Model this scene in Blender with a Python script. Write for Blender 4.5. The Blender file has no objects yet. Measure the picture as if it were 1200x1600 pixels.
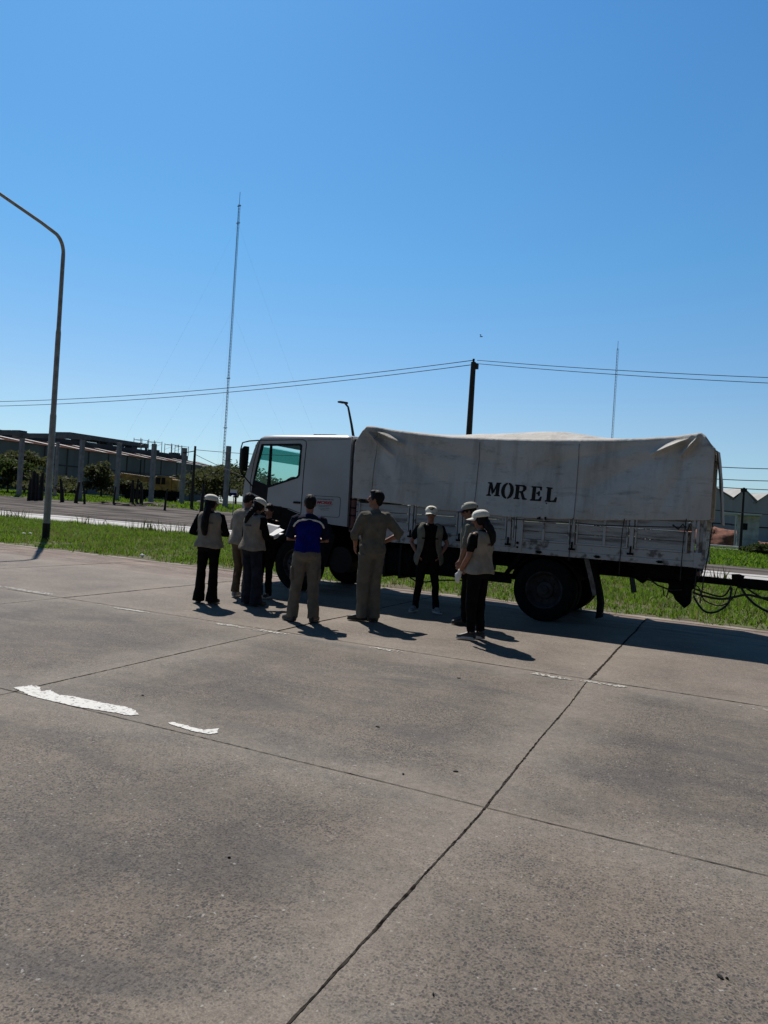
import bpy, bmesh, math, random
import numpy as np
from mathutils import Vector, Matrix, noise
from mathutils.geometry import tessellate_polygon

random.seed(7); rng = np.random.default_rng(7)
S = bpy.context.scene
COL = S.collection
rad = math.radians

# ------------------------------------------------------------------ camera
F = 1130.0; ROLL = rad(3.6); HZ = 798.0; H = 1.6; YAW = rad(25.8)   # photo pixels (1200 x 1600)
PIT = math.atan((800 - HZ) / F)
def ray(px, py):
    u = px - 600.0; v = py - 800.0
    a = u * math.cos(ROLL) + v * math.sin(ROLL); b = -u * math.sin(ROLL) + v * math.cos(ROLL)
    d = (a, F * math.cos(PIT) - b * math.sin(PIT), -(b * math.cos(PIT) + F * math.sin(PIT)))
    c, s = math.cos(YAW), math.sin(YAW)
    return Vector((c * d[0] - s * d[1], s * d[0] + c * d[1], d[2]))
def at(px, py, depth):                      # point seen at a photo pixel, `depth` metres away
    d = ray(px, py); t = depth / F
    return Vector((d.x * t, d.y * t, H + d.z * t))
def onground(px, py, z=0.0):
    d = ray(px, py); t = (z - H) / d.z
    return Vector((d.x * t, d.y * t, z))
r0 = Vector((math.cos(YAW), math.sin(YAW), 0)); f0 = Vector((-math.sin(YAW) * math.cos(PIT), math.cos(YAW) * math.cos(PIT), -math.sin(PIT)))
u0 = r0.cross(f0)
right = r0 * math.cos(ROLL) + u0 * math.sin(ROLL); up = u0 * math.cos(ROLL) - r0 * math.sin(ROLL)
cd = bpy.data.cameras.new("camera"); cam = bpy.data.objects.new("camera", cd); COL.objects.link(cam)
cd.sensor_fit = 'HORIZONTAL'; cd.sensor_width = 36; cd.lens = F / 1200 * 36; cd.clip_end = 8000; cd.clip_start = .05
cam.matrix_world = Matrix(((right.x, up.x, -f0.x, 0), (right.y, up.y, -f0.y, 0), (right.z, up.z, -f0.z, H), (0, 0, 0, 1)))
S.camera = cam
# ------------------------------------------------------------------ sky, sun, exposure
SUN_EL, SUN_AZ = rad(54), rad(49)           # azimuth measured from +Y towards -X
W = bpy.data.worlds.new("World"); S.world = W; W.use_nodes = True
wn = W.node_tree.nodes; wl = W.node_tree.links
sky = wn.new('ShaderNodeTexSky'); sky.sky_type = 'NISHITA'; sky.sun_disc = False
sky.sun_elevation = SUN_EL; sky.sun_rotation = -SUN_AZ
sky.altitude = 0; sky.air_density = 1.0; sky.dust_density = 0.3; sky.ozone_density = 3.5
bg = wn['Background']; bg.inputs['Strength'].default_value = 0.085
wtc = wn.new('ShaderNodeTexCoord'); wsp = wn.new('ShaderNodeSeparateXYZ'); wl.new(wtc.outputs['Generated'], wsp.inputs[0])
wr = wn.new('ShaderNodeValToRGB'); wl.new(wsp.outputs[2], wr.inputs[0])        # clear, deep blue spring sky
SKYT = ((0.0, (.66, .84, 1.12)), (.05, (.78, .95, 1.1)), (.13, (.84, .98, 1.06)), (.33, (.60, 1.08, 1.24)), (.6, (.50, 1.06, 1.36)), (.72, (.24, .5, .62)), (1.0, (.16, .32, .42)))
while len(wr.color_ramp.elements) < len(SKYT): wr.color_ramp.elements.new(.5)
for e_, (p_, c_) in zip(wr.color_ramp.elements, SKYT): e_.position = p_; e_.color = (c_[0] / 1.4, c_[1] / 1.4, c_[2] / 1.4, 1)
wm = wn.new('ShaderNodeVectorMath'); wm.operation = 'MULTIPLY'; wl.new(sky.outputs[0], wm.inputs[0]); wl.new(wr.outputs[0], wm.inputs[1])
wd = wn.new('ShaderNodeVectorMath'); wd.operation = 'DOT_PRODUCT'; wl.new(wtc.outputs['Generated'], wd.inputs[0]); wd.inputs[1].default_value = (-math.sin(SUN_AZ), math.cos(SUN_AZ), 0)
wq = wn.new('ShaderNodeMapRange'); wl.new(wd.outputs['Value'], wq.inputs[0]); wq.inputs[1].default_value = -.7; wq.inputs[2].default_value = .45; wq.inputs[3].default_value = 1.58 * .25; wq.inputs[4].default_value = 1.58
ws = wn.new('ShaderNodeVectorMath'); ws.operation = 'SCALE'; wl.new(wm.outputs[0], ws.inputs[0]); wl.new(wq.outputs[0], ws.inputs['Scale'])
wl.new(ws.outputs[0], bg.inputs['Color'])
sd = Vector((-math.sin(SUN_AZ) * math.cos(SUN_EL), math.cos(SUN_AZ) * math.cos(SUN_EL), math.sin(SUN_EL)))
sl = bpy.data.lights.new("sun", 'SUN'); sl.energy = 5.0; sl.angle = rad(.5); sl.color = (1, .95, .88)
so = bpy.data.objects.new("sun", sl); COL.objects.link(so); so.rotation_euler = sd.to_track_quat('Z', 'Y').to_euler(); so.location = (0, 0, 50)
S.view_settings.view_transform = 'Standard'; S.view_settings.look = 'None'; S.view_settings.gamma = 1
S.view_settings.exposure = 0.0

# ------------------------------------------------------------------ materials
def wornthrough(m, sc, lo, hi):
    nt = m.node_tree; L = nt.links; p = nt.nodes['Principled BSDF']; g = nn(nt, 'ShaderNodeNewGeometry'); n = nn(nt, 'ShaderNodeTexNoise', Scale=sc, Detail=7., Roughness=.75); L.new(g.outputs['Position'], n.inputs['Vector'])
    r = nn(nt, 'ShaderNodeMapRange'); L.new(n.outputs[0], r.inputs[0]); r.inputs[1].default_value = lo; r.inputs[2].default_value = hi; r.inputs[3].default_value = 1; r.inputs[4].default_value = 0; L.new(r.outputs[0], p.inputs['Alpha'])
def nn(nt, t, **k):
    n = nt.nodes.new(t)
    for a, b in k.items():
        if a in n.inputs: n.inputs[a].default_value = b
        else: setattr(n, a, b)
    return n
def rgb(c): return (c[0], c[1], c[2], 1)
def mat(name, c, rough=.6, var=.15, scale=8., metal=0., bump=0., bscale=60., c2=None, spec=.5, detail=5., stretch=None, island=0., trans=None, thr=(.35, .65)):
    m = bpy.data.materials.new(name); m.use_nodes = True; nt = m.node_tree; L = nt.links
    p = nt.nodes['Principled BSDF']; p.inputs['Roughness'].default_value = rough; p.inputs['Metallic'].default_value = metal
    p.inputs['Specular IOR Level'].default_value = spec
    tc = nn(nt, 'ShaderNodeTexCoord'); src = tc.outputs['Object']
    if stretch:
        mp = nn(nt, 'ShaderNodeMapping'); mp.inputs['Scale'].default_value = stretch; L.new(src, mp.inputs[0]); src = mp.outputs[0]
    nz = nn(nt, 'ShaderNodeTexNoise', Scale=scale, Detail=detail); L.new(src, nz.inputs['Vector'])
    rp = nn(nt, 'ShaderNodeValToRGB'); L.new(nz.outputs[0], rp.inputs[0])
    rp.color_ramp.elements[0].position = thr[0]; rp.color_ramp.elements[1].position = thr[1]
    lo = c2 if c2 else tuple(x * (1 - var) for x in c)
    hi = c if c2 else tuple(min(1, x * (1 + var)) for x in c)
    rp.color_ramp.elements[0].color = rgb(lo); rp.color_ramp.elements[1].color = rgb(hi)
    out = rp.outputs[0]
    if island:
        g = nn(nt, 'ShaderNodeNewGeometry'); mr = nn(nt, 'ShaderNodeMapRange'); L.new(g.outputs['Random Per Island'], mr.inputs[0])
        mr.inputs[3].default_value = 1 - island; mr.inputs[4].default_value = 1 + island
        vm = nn(nt, 'ShaderNodeVectorMath', operation='SCALE'); L.new(out, vm.inputs[0]); L.new(mr.outputs[0], vm.inputs['Scale']); out = vm.outputs[0]
    L.new(out, p.inputs['Base Color'])
    if bump:
        b = nn(nt, 'ShaderNodeTexNoise', Scale=bscale, Detail=4.); L.new(src, b.inputs['Vector'])
        bp = nn(nt, 'ShaderNodeBump', Strength=bump, Distance=.02); L.new(b.outputs[0], bp.inputs['Height']); L.new(bp.outputs[0], p.inputs['Normal'])
    if trans:
        tr = nn(nt, 'ShaderNodeBsdfTranslucent'); tr.inputs[0].default_value = rgb(trans); mx = nn(nt, 'ShaderNodeMixShader'); mx.inputs[0].default_value = .45
        L.new(p.outputs[0], mx.inputs[1]); L.new(tr.outputs[0], mx.inputs[2]); L.new(mx.outputs[0], nt.nodes['Material Output'].inputs[0])
    return m
# ------------------------------------------------------------------ mesh helpers
def lk(o): COL.objects.link(o); return o
def setp(o, label=None, cat=None, group=None, kind=None):
    if label: o['label'] = label
    if cat: o['category'] = cat
    if group: o['group'] = group
    if kind: o['kind'] = kind
    return o
def empty(name, loc, label, cat, group=None, rz=0):
    o = bpy.data.objects.new(name, None); o.empty_display_size = .2; o.location = loc; o.rotation_euler = (0, 0, rz); lk(o)
    return setp(o, label, cat, group)
def wloc(o):
    v = Vector((0, 0, 0))
    while o: v += o.location; o = o.parent
    return v
class MB:
    def __init__(s): s.v = []; s.f = []
    def add(s, vs, fs):
        n = len(s.v); s.v.extend([tuple(v) for v in vs]); s.f.extend([tuple(i + n for i in f) for f in fs]); return s
    def box(s, x0, x1, y0, y1, z0, z1):
        vs = [(x, y, z) for z in (z0, z1) for y in (y0, y1) for x in (x0, x1)]
        return s.add(vs, [(0, 2, 3, 1), (4, 5, 7, 6), (0, 1, 5, 4), (2, 6, 7, 3), (0, 4, 6, 2), (1, 3, 7, 5)])
    def bar(s, a, b, w, h, upv=(0, 0, 1)):
        a = Vector(a); b = Vector(b); d = (b - a).normalized(); upv = Vector(upv)
        if abs(d.dot(upv)) > .98: upv = Vector((0, 1, 0))
        sx = d.cross(upv).normalized() * w / 2; uz = sx.cross(d).normalized() * h / 2
        vs = [p + i * sx + j * uz for p in (a, b) for i, j in ((-1, -1), (1, -1), (1, 1), (-1, 1))]
        return s.add(vs, [(0, 1, 2, 3), (7, 6, 5, 4), (0, 4, 5, 1), (1, 5, 6, 2), (2, 6, 7, 3), (3, 7, 4, 0)])
    def tube(s, pts, r, n=10, cap='flat'):
        pts = [Vector(p) for p in pts]; m = len(pts)
        rs = list(r) if hasattr(r, '__len__') else [r] * m
        if cap == 'round':
            d0 = (pts[1] - pts[0]).normalized(); d1 = (pts[-1] - pts[-2]).normalized()
            A = [(pts[0] - d0 * rs[0] * .95, rs[0] * .3), (pts[0] - d0 * rs[0] * .7, rs[0] * .72)]
            B = [(pts[-1] + d1 * rs[-1] * .7, rs[-1] * .72), (pts[-1] + d1 * rs[-1] * .95, rs[-1] * .3)]
            pts = [a[0] for a in A] + pts + [b[0] for b in B]; rs = [a[1] for a in A] + rs + [b[1] for b in B]; m = len(pts)
        vs = []; pu = None
        for i, p in enumerate(pts):
            t = (pts[min(i + 1, m - 1)] - pts[max(i - 1, 0)])
            t = t.normalized() if t.length > 1e-9 else Vector((0, 0, 1))
            if pu is None: pu = t.orthogonal().normalized()
            pu = (pu - t * pu.dot(t)); pu = pu.normalized() if pu.length > 1e-6 else t.orthogonal().normalized()
            w = t.cross(pu)
            for k in range(n):
                a = 2 * math.pi * k / n; vs.append(p + rs[i] * (math.cos(a) * pu + math.sin(a) * w))
        fs = [(i * n + k, i * n + (k + 1) % n, (i + 1) * n + (k + 1) % n, (i + 1) * n + k) for i in range(m - 1) for k in range(n)]
        fs += [tuple(range(n - 1, -1, -1)), tuple(range((m - 1) * n, m * n))]
        return s.add(vs, fs)
    def loft(s, rings, n=20, e=2.3, axis='z'):   # rings: (t, cx, cy, rx, ry)
        vs = []
        for (t, cx, cy, rx, ry) in rings:
            for k in range(n):
                a = 2 * math.pi * k / n; c, q = math.cos(a), math.sin(a)
                x = cx + rx * math.copysign(abs(c) ** (2 / e), c); y = cy + ry * math.copysign(abs(q) ** (2 / e), q)
                vs.append((x, y, t) if axis == 'z' else ((x, t, y) if axis == 'y' else (t, x, y)))
        m = len(rings)
        fs = [(i * n + k, i * n + (k + 1) % n, (i + 1) * n + (k + 1) % n, (i + 1) * n + k) for i in range(m - 1) for k in range(n)]
        fs += [tuple(range(n - 1, -1, -1)), tuple(range((m - 1) * n, m * n))]
        return s.add(vs, fs)
    def ell(s, c, r, M=None, nu=14, nv=9):
        vs = []; c = Vector(c); r = r if hasattr(r, '__len__') else (r, r, r)
        for j in range(1, nv):
            t = math.pi * j / nv
            for i in range(nu):
                a = 2 * math.pi * i / nu; p = Vector((r[0] * math.sin(t) * math.cos(a), r[1] * math.sin(t) * math.sin(a), r[2] * math.cos(t)))
                vs.append(c + (M @ p if M else p))
        t0 = Vector((0, 0, r[2])); vs.append(c + (M @ t0 if M else t0)); vs.append(c - (M @ t0 if M else t0)); N = (nv - 1) * nu
        fs = [(j * nu + i, (j + 1) * nu + i, (j + 1) * nu + (i + 1) % nu, j * nu + (i + 1) % nu) for j in range(nv - 2) for i in range(nu)]
        fs += [(N, i, (i + 1) % nu) for i in range(nu)] + [(N + 1, (nv - 2) * nu + (i + 1) % nu, (nv - 2) * nu + i) for i in range(nu)]
        return s.add(vs, fs)
    def poly(s, loops, to3, t0, t1):          # extruded 2-D polygon with holes; to3(u, v, t)
        flat = [p for l in loops for p in l]
        tri = tessellate_polygon([[Vector((p[0], p[1], 0)) for p in l] for l in loops]); n = len(flat)
        vs = [to3(u, v, t0) for u, v in flat] + [to3(u, v, t1) for u, v in flat]
        fs = [tuple(t) for t in tri] + [tuple(i + n for i in reversed(t)) for t in tri]
        k = 0
        for l in loops:
            m = len(l)
            for i in range(m): a = k + i; b = k + (i + 1) % m; fs.append((a, b, b + n, a + n))
            k += m
        return s.add(vs, fs)
    def mesh(s, name, off=Vector((0, 0, 0)), xf=None):
        me = bpy.data.meshes.new(name)
        vs = [xf @ Vector(v) for v in s.v] if xf else s.v
        me.from_pydata([(v[0] - off.x, v[1] - off.y, v[2] - off.z) for v in vs], [], s.f); me.update(); return me
    def build(s, name, m, parent=None, smooth=False, bevel=0, local=False, xf=None, fixn=True, origin=None):
        off = Vector((0, 0, 0)) if local else (wloc(parent) if parent else (Vector(origin) if origin else Vector((0, 0, 0))))
        me = s.mesh(name, off, xf); o = bpy.data.objects.new(name, me); lk(o)
        if parent: o.parent = parent
        elif origin: o.location = origin
        if m: me.materials.append(m)
        if fixn:
            b = bmesh.new(); b.from_mesh(me); bmesh.ops.recalc_face_normals(b, faces=b.faces); b.to_mesh(me); b.free()
        if bevel:
            md = o.modifiers.new('bevel', 'BEVEL'); md.width = bevel; md.segments = 2; md.limit_method = 'ANGLE'
        if smooth:
            me.polygons.foreach_set('use_smooth', [True] * len(me.polygons))
            if smooth != 'all':
                try: me.set_sharp_from_angle(angle=rad(40))
                except Exception: pass
        return o
def remesh_build(mb, name, m, parent, voxel=.012, smooth_it=4, wrinkle=0., wscale=14., aniso=(1, 1, 1)):
    me = mb.mesh(name); b = bmesh.new(); b.from_mesh(me); bmesh.ops.recalc_face_normals(b, faces=b.faces); b.to_mesh(me); b.free()
    o = bpy.data.objects.new(name, me); lk(o)
    r = o.modifiers.new('r', 'REMESH'); r.mode = 'VOXEL'; r.voxel_size = voxel
    if smooth_it:
        q = o.modifiers.new('s', 'SMOOTH'); q.factor = .5; q.iterations = smooth_it
    dg = bpy.context.evaluated_depsgraph_get(); dg.update()
    me2 = bpy.data.meshes.new_from_object(o.evaluated_get(dg)); o.modifiers.clear(); o.data = me2; bpy.data.meshes.remove(me)
    me2.name = name
    if wrinkle:
        off = Vector((random.uniform(0, 50), random.uniform(0, 50), 3))
        for v in me2.vertices:
            p = Vector((v.co.x * aniso[0], v.co.y * aniso[1], v.co.z * aniso[2])) * wscale
            w = noise.noise(p + off + Vector((noise.noise(p * .5), 0, noise.noise(p * .5 + off))) * 1.2)
            w = w + (.5 - abs(noise.noise(p * .8 + off * 2))) * .8
            v.co += v.normal * w * wrinkle
    me2.materials.clear(); me2.materials.append(m); me2.polygons.foreach_set('use_smooth', [True] * len(me2.polygons))
    o.parent = parent
    return o

# ================================================================== GROUND
def ss(t): t = max(0., min(1., t)); return t * t * (3 - 2 * t)
def gz(x, y): return .85 * ss((y - 38) / 50) * ss((-x - 12) / 45)
def axis_lines(lo, hi, fl, fh, st):
    a = list(np.arange(fl, fh + .01, st)); q = st
    x = fl
    while x > lo: q *= 1.5; x = max(lo, x - q); a.insert(0, x)
    x = fh; q = st
    while x < hi: q *= 1.5; x = min(hi, x + q); a.append(x)
    return a
def sheet(name, m, xs, ys, dz, edge=None, kind='structure'):
    mb = MB(); nx, ny = len(xs), len(ys)
    for j, y in enumerate(ys):
        for i, x in enumerate(xs):
            yy = y
            if edge and j in (0, ny - 1): yy = y + edge * (noise.noise(Vector((x * .35, j, 1))) + .5 * noise.noise(Vector((x * 1.3, j, 4))))
            mb.v.append((x, yy, gz(x, yy) + dz))
    mb.f = [(j * nx + i, j * nx + i + 1, (j + 1) * nx + i + 1, (j + 1) * nx + i) for j in range(ny - 1) for i in range(nx - 1)]
    o = mb.build(name, m, fixn=False); return setp(o, kind=kind)

PX, PY0 = 3.85, 3.88
JX0 = -1.19; JX = [JX0 + PX * k for k in range(-14, 12)]; JY = [PY0 - 3.75 * 2, PY0 - 3.75, PY0, 7.66]
def concrete():
    m = bpy.data.materials.new('concrete'); m.use_nodes = True; nt = m.node_tree; L = nt.links; p = nt.nodes['Principled BSDF']
    p.inputs['Roughness'].default_value = .85; p.inputs['Specular IOR Level'].default_value = .3
    g = nn(nt, 'ShaderNodeNewGeometry'); pos = g.outputs['Position']
    def noi(sc, det=4., rough=.6, dist=0., st=None, off=None):
        v = pos
        if st or off:
            mp = nn(nt, 'ShaderNodeMapping'); L.new(pos, mp.inputs[0])
            if st: mp.inputs['Scale'].default_value = st
            if off: mp.inputs['Location'].default_value = off
            v = mp.outputs[0]
        n = nn(nt, 'ShaderNodeTexNoise', Scale=sc, Detail=det, Roughness=rough, Distortion=dist); L.new(v, n.inputs['Vector']); return n.outputs[0]
    def ramp(x, a, b, ca=(0, 0, 0), cb=(1, 1, 1)):
        r = nn(nt, 'ShaderNodeValToRGB'); L.new(x, r.inputs[0]); e = r.color_ramp.elements
        e[0].position = a; e[1].position = b; e[0].color = rgb(ca); e[1].color = rgb(cb); return r.outputs[0]
    def mix(f, a, b, mode='MIX'):
        x = nn(nt, 'ShaderNodeMix', data_type='RGBA', blend_type=mode)
        for sck, v in ((0, f), (6, a), (7, b)):
            if isinstance(v, (int, float)): x.inputs[sck].default_value = v
            elif isinstance(v, tuple): x.inputs[sck].default_value = rgb(v)
            else: L.new(v, x.inputs[sck])
        return x.outputs[2]
    def mth(op, a, b=None, c=None):
        x = nn(nt, 'ShaderNodeMath', operation=op)
        for i, v in enumerate((a, b, c)):
            if v is None: continue
            if isinstance(v, (int, float)): x.inputs[i].default_value = v
            else: L.new(v, x.inputs[i])
        return x.outputs[0]
    sep = nn(nt, 'ShaderNodeSeparateXYZ'); L.new(pos, sep.inputs[0]); X, Y = sep.outputs[0], sep.outputs[1]
    base = mix(ramp(noi(.55, 6, .65), .38, .62), (.110, .092, .075), (.178, .149, .120))
    base = mix(ramp(noi(.9, 5, .6, 1.2, off=(30, 4, 0)), .48, .68), base, (.175, .142, .112))       # brown dusty patches
    base = mix(ramp(noi(1.6, 5, .7, .5, st=(.35, 1, 1), off=(3, 9, 0)), .48, .74), base, (.074, .069, .067))   # grey rubber wear along the lane
    # pale dust near joints
    dx = mth('PINGPONG', mth('ADD', X, -JX0 + PX * 40), PX / 2)
    dy = mth('PINGPONG', mth('ADD', Y, -PY0 + 3.76 * 10), 1.88)
    nj = noi(1.8, 5, .65)
    near = mth('MINIMUM', dx, dy); nearn = mth('ADD', near, mth('MULTIPLY', mth('SUBTRACT', nj, .5), -1.1))
    pale = ramp(nearn, .0, .62, (1, 1, 1), (0, 0, 0))
    base = mix(mth('MULTIPLY', pale, .62), base, (.222, .192, .160))
    # far lane dusty brown
    fl = ramp(mth('ADD', Y, mth('MULTIPLY', noi(1.2, 4), 1.0)), .0, 1.0)
    mr = nn(nt, 'ShaderNodeMapRange'); L.new(mth('ADD', Y, mth('MULTIPLY', noi(.8, 5), 1.2)), mr.inputs[0]); mr.inputs[1].default_value = 8.0; mr.inputs[2].default_value = 8.7
    base = mix(mth('MULTIPLY', mr.outputs[0], .72), base, mix(ramp(noi(1.1, 6, .7, off=(9, 9, 0)), .35, .65), (.18, .148, .120), (.255, .210, .172)))
    mr2 = nn(nt, 'ShaderNodeMapRange'); L.new(mth('ADD', Y, mth('MULTIPLY', noi(.7, 6, .7, off=(7, 1, 0)), 2.6)), mr2.inputs[0]); mr2.inputs[1].default_value = 12.4; mr2.inputs[2].default_value = 13.8
    base = mix(mr2.outputs[0], base, mix(ramp(noi(2.5, 6, .7, 0, st=(.3, 1.6, 1)), .35, .62), (.12, .068, .048), (.26, .2, .16)))
    # exposed aggregate
    vo = nn(nt, 'ShaderNodeTexVoronoi', Scale=70.0, Randomness=1.0); wp = nn(nt, 'ShaderNodeVectorMath', operation='ADD')
    wn_ = nn(nt, 'ShaderNodeTexNoise', Scale=40.0, Detail=2.); L.new(pos, wn_.inputs['Vector'])
    sc_ = nn(nt, 'ShaderNodeVectorMath', operation='SCALE'); L.new(wn_.outputs[1], sc_.inputs[0]); sc_.inputs['Scale'].default_value = .022
    L.new(pos, wp.inputs[0]); L.new(sc_.outputs[0], wp.inputs[1]); L.new(wp.outputs[0], vo.inputs['Vector'])
    spk = ramp(vo.outputs['Distance'], .32, .5, (1, 1, 1), (0, 0, 0))
    sc2 = nn(nt, 'ShaderNodeSeparateColor'); L.new(vo.outputs['Color'], sc2.inputs[0])
    sel = ramp(sc2.outputs[0], .22, .5)
    dens = ramp(noi(1.3, 5, .65, off=(1, 5, 0)), .32, .58)
    lane = nn(nt, 'ShaderNodeMapRange'); L.new(Y, lane.inputs[0]); lane.inputs[1].default_value = 7.0; lane.inputs[2].default_value = 9.5; lane.inputs[3].default_value = 1.15; lane.inputs[4].default_value = .35
    cov = mth('MULTIPLY', mth('MULTIPLY', spk, sel), mth('MULTIPLY', mth('MULTIPLY_ADD', dens, .62, .38), lane.outputs[0]))
    cov = mth('MULTIPLY', cov, mth('MULTIPLY_ADD', pale, -.6, 1.0))
    base = mix(mth('MULTIPLY', cov, .95), base, mix(sc2.outputs[1], (.036, .036, .040), (.075, .062, .053)))
    ag = ramp(noi(88, 2.5, .55, .6), .50, .585); ag2 = ramp(noi(46, 3, .6, .8, off=(4, 8, 0)), .54, .62)
    agm = mth('MULTIPLY', mth('MAXIMUM', mth('MULTIPLY', ag, .8), mth('MULTIPLY', ag2, .7)), mth('MULTIPLY', mth('MULTIPLY_ADD', dens, .6, .4), mth('MULTIPLY_ADD', pale, -.62, 1.0)))
    base = mix(mth('MULTIPLY', agm, .78), base, (.042, .038, .037))
    light = ramp(sc2.outputs[2], .985, .99)
    base = mix(mth('MULTIPLY', mth('MULTIPLY', spk, light), .55), base, (.38, .36, .33))
    fine = ramp(noi(150, 3, .7), .25, .75, (.66, .66, .66), (1.5, 1.5, 1.5)); base = mix(1.0, base, fine, 'MULTIPLY')
    mott = ramp(noi(17, 6, .75), .3, .7, (.80, .79, .78), (1.2, 1.2, 1.2)); base = mix(1.0, base, mott, 'MULTIPLY')
    oil = ramp(noi(2.3, 3, .5, 1.5, off=(17, 2, 0)), .74, .80); base = mix(mth('MULTIPLY', oil, .45), base, (.05, .048, .046))
    L.new(base, p.inputs['Base Color'])
    hgt = mth('ADD', mth('MULTIPLY', cov, -.6), mth('MULTIPLY', noi(120, 4, .7), .8))
    b = nn(nt, 'ShaderNodeBump', Strength=.55, Distance=.004); L.new(hgt, b.inputs['Height']); L.new(b.outputs[0], p.inputs['Normal'])
    return m
M = {}
M['concrete'] = concrete()
M['soil'] = mat('soil_grass', (.085, .10, .025), .95, c2=(.10, .075, .042), scale=1.1, bump=.6, bscale=20)
M['field'] = mat('field_grass', (.05, .085, .018), .95, c2=(.09, .075, .045), scale=.25, bump=.8, bscale=9)
M['farroad'] = mat('pale_concrete', (.50, .475, .455), .85, c2=(.38, .36, .34), scale=.6, stretch=(.2, 1, 1), spec=.2)
M['gravel'] = mat('dusty_gravel', (.15, .13, .115), .95, c2=(.055, .047, .043), scale=.55, bump=1, bscale=14, stretch=(.3, 1, 1), detail=8, thr=(.42, .58), spec=.05)
M['sand'] = mat('pale_sand', (.28, .24, .20), .95, c2=(.17, .13, .1), scale=1.8, bump=.5, bscale=30)
M['joint'] = mat('joint_sealant', (.012, .010, .009), 1, c2=(.05, .043, .036), thr=(.42, .62), scale=26, spec=.0)
M['roadpaint'] = mat('worn_white_paint', (.66, .645, .61), .8, c2=(.20, .18, .155), scale=19, thr=(.30, .40), detail=9, bump=.2, bscale=80, spec=.1)
M['fadedpaint'] = mat('faded_white_paint', (.50, .48, .44), .85, c2=(.19, .168, .145), scale=24, thr=(.40, .52), detail=9, spec=.1)

wornthrough(M['roadpaint'], 22, .55, .62); wornthrough(M['fadedpaint'], 26, .52, .62)
xs = axis_lines(-3500, 3500, -330, 90, 4.0); ys = axis_lines(-600, 4000, 30, 330, 4.0)
sheet('ground', M['field'], xs, ys, -.03)
sheet('road', M['concrete'], list(np.arange(-60, 61, 1.5)), [-9, -5, 0, 4, 8, 12, 14.05], 0)
sheet('verge', M['soil'], list(np.arange(-70, 61, .4)), [13.75, 16, 20, 24.6], .012, edge=.22)
sheet('shoulder', M['sand'], list(np.arange(-70, 61, .3)), [13.45, 13.7, 13.98], .006, edge=.16)
sheet('far_road', M['farroad'], list(np.arange(-90, 61, 3)), [24.2, 28, 32.6], .004)
sheet('dirt_yard', M['gravel'], list(np.arange(-118, -8, 2.)), list(np.arange(32.2, 74, 2.5)), .03, edge=1.2)
sheet('gravel_path', M['gravel'], list(np.arange(-8.5, 60, 1.)), [32.3, 34, 36, 38.4], .006, edge=.5)
# thin dark line at the far edge of the second road
mb = MB(); x = -80
while x < 50: mb.box(x, x + 6, 30.6, 30.75, .008, .012); x += 6.02
setp(mb.build('road_edge_joint', M['joint']), kind='structure')

def ribbon(mb, p, q, w, z, jit=.006, step=.04, gap=0.):
    p = Vector(p); q = Vector(q); L_ = (q - p).length; n = max(2, int(L_ / step)); d = (q - p) / L_; s_ = Vector((-d.y, d.x, 0)); base = len(mb.v)
    so_ = Vector((random.uniform(0, 99), random.uniform(0, 99), 0))
    for i in range(n + 1):
        c = p + d * L_ * i / n; nz1 = noise.noise(c * .9 + so_) * jit * 1.6 + noise.noise(c * 9 + so_) * jit * .35
        ww = w * (.45 + .7 * abs(noise.noise(c * 3 + so_)) + .7 * max(0, noise.noise(c * 17 + so_)) + .5 * abs(noise.noise(c * 60 + so_)))
        for sg in (-1, 1): v = c + s_ * (nz1 + sg * ww / 2 + noise.noise(c * 33 + so_ * sg) * jit * .35); mb.v.append((v.x, v.y, z))
    for i in range(n):
        if gap and noise.noise((p + d * L_ * i / n) * 1.7 + so_) < -gap: continue
        mb.f.append((base + 2 * i, base + 2 * i + 2, base + 2 * i + 3, base + 2 * i + 1))
mb = MB()
for i, x in enumerate(JX): ribbon(mb, (x, -8, 0), (x + .05, PY0 - .0, 0), .0115, .003, .007, .012 if abs(x) < 12 else .2)
for i, x in enumerate(JX): ribbon(mb, (x + .05, PY0, 0), (x - .05, 7.6, 0), .015, .003, .010, .015 if abs(x) < 14 else .2)
for i, x in enumerate(JX): ribbon(mb, (x - .05, 7.66, 0), (x - .08, 13.4, 0), .03, .005, .016, .04 if abs(x) < 14 else .2)
for y in JY: ribbon(mb, (-55, y, 0), (55, y + .0, 0), .008 if y < 5 else .015, .0035, .008, .03)
ribbon(mb, (-55, 12.1, 0), (55, 12.2, 0), .012, .004, .02, .1, gap=.05)
setp(mb.build('road_joints', M['joint'], fixn=False), kind='structure')

def paint_patch(mb, x0, x1, yc, w, z, dens, seed):
    st = .018; nx = int((x1 - x0) / st); ny = int(w / st) + 1; so_ = Vector((seed * 7.3, seed * 3.1, 0))
    for i in range(nx):
        for j in range(ny):
            x = x0 + i * st; y = yc - w / 2 + j * st
            t = min(i, nx - 1 - i) * st / .25; e = min(1, t)
            v = .5 + .9 * noise.noise(Vector((x * 2.2, y * 9, 0)) + so_) + .55 * noise.noise(Vector((x * 9, y * 16, 2)) + so_) + .5 * noise.noise(Vector((x * 31, y * 38, 5)) + so_) - .12 + .35 * noise.noise(Vector((x * 60, y * 60, 9))) - .45 * abs((y - yc) / (w / 2)) ** 3 - .35 * (1 - e)
            if v > dens: mb.add([(x, y, z), (x + st * 1.02, y, z), (x + st * 1.02, y + st * 1.02, z), (x, y + st * 1.02, z)], [(0, 1, 2, 3)])
mb = MB()
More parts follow.
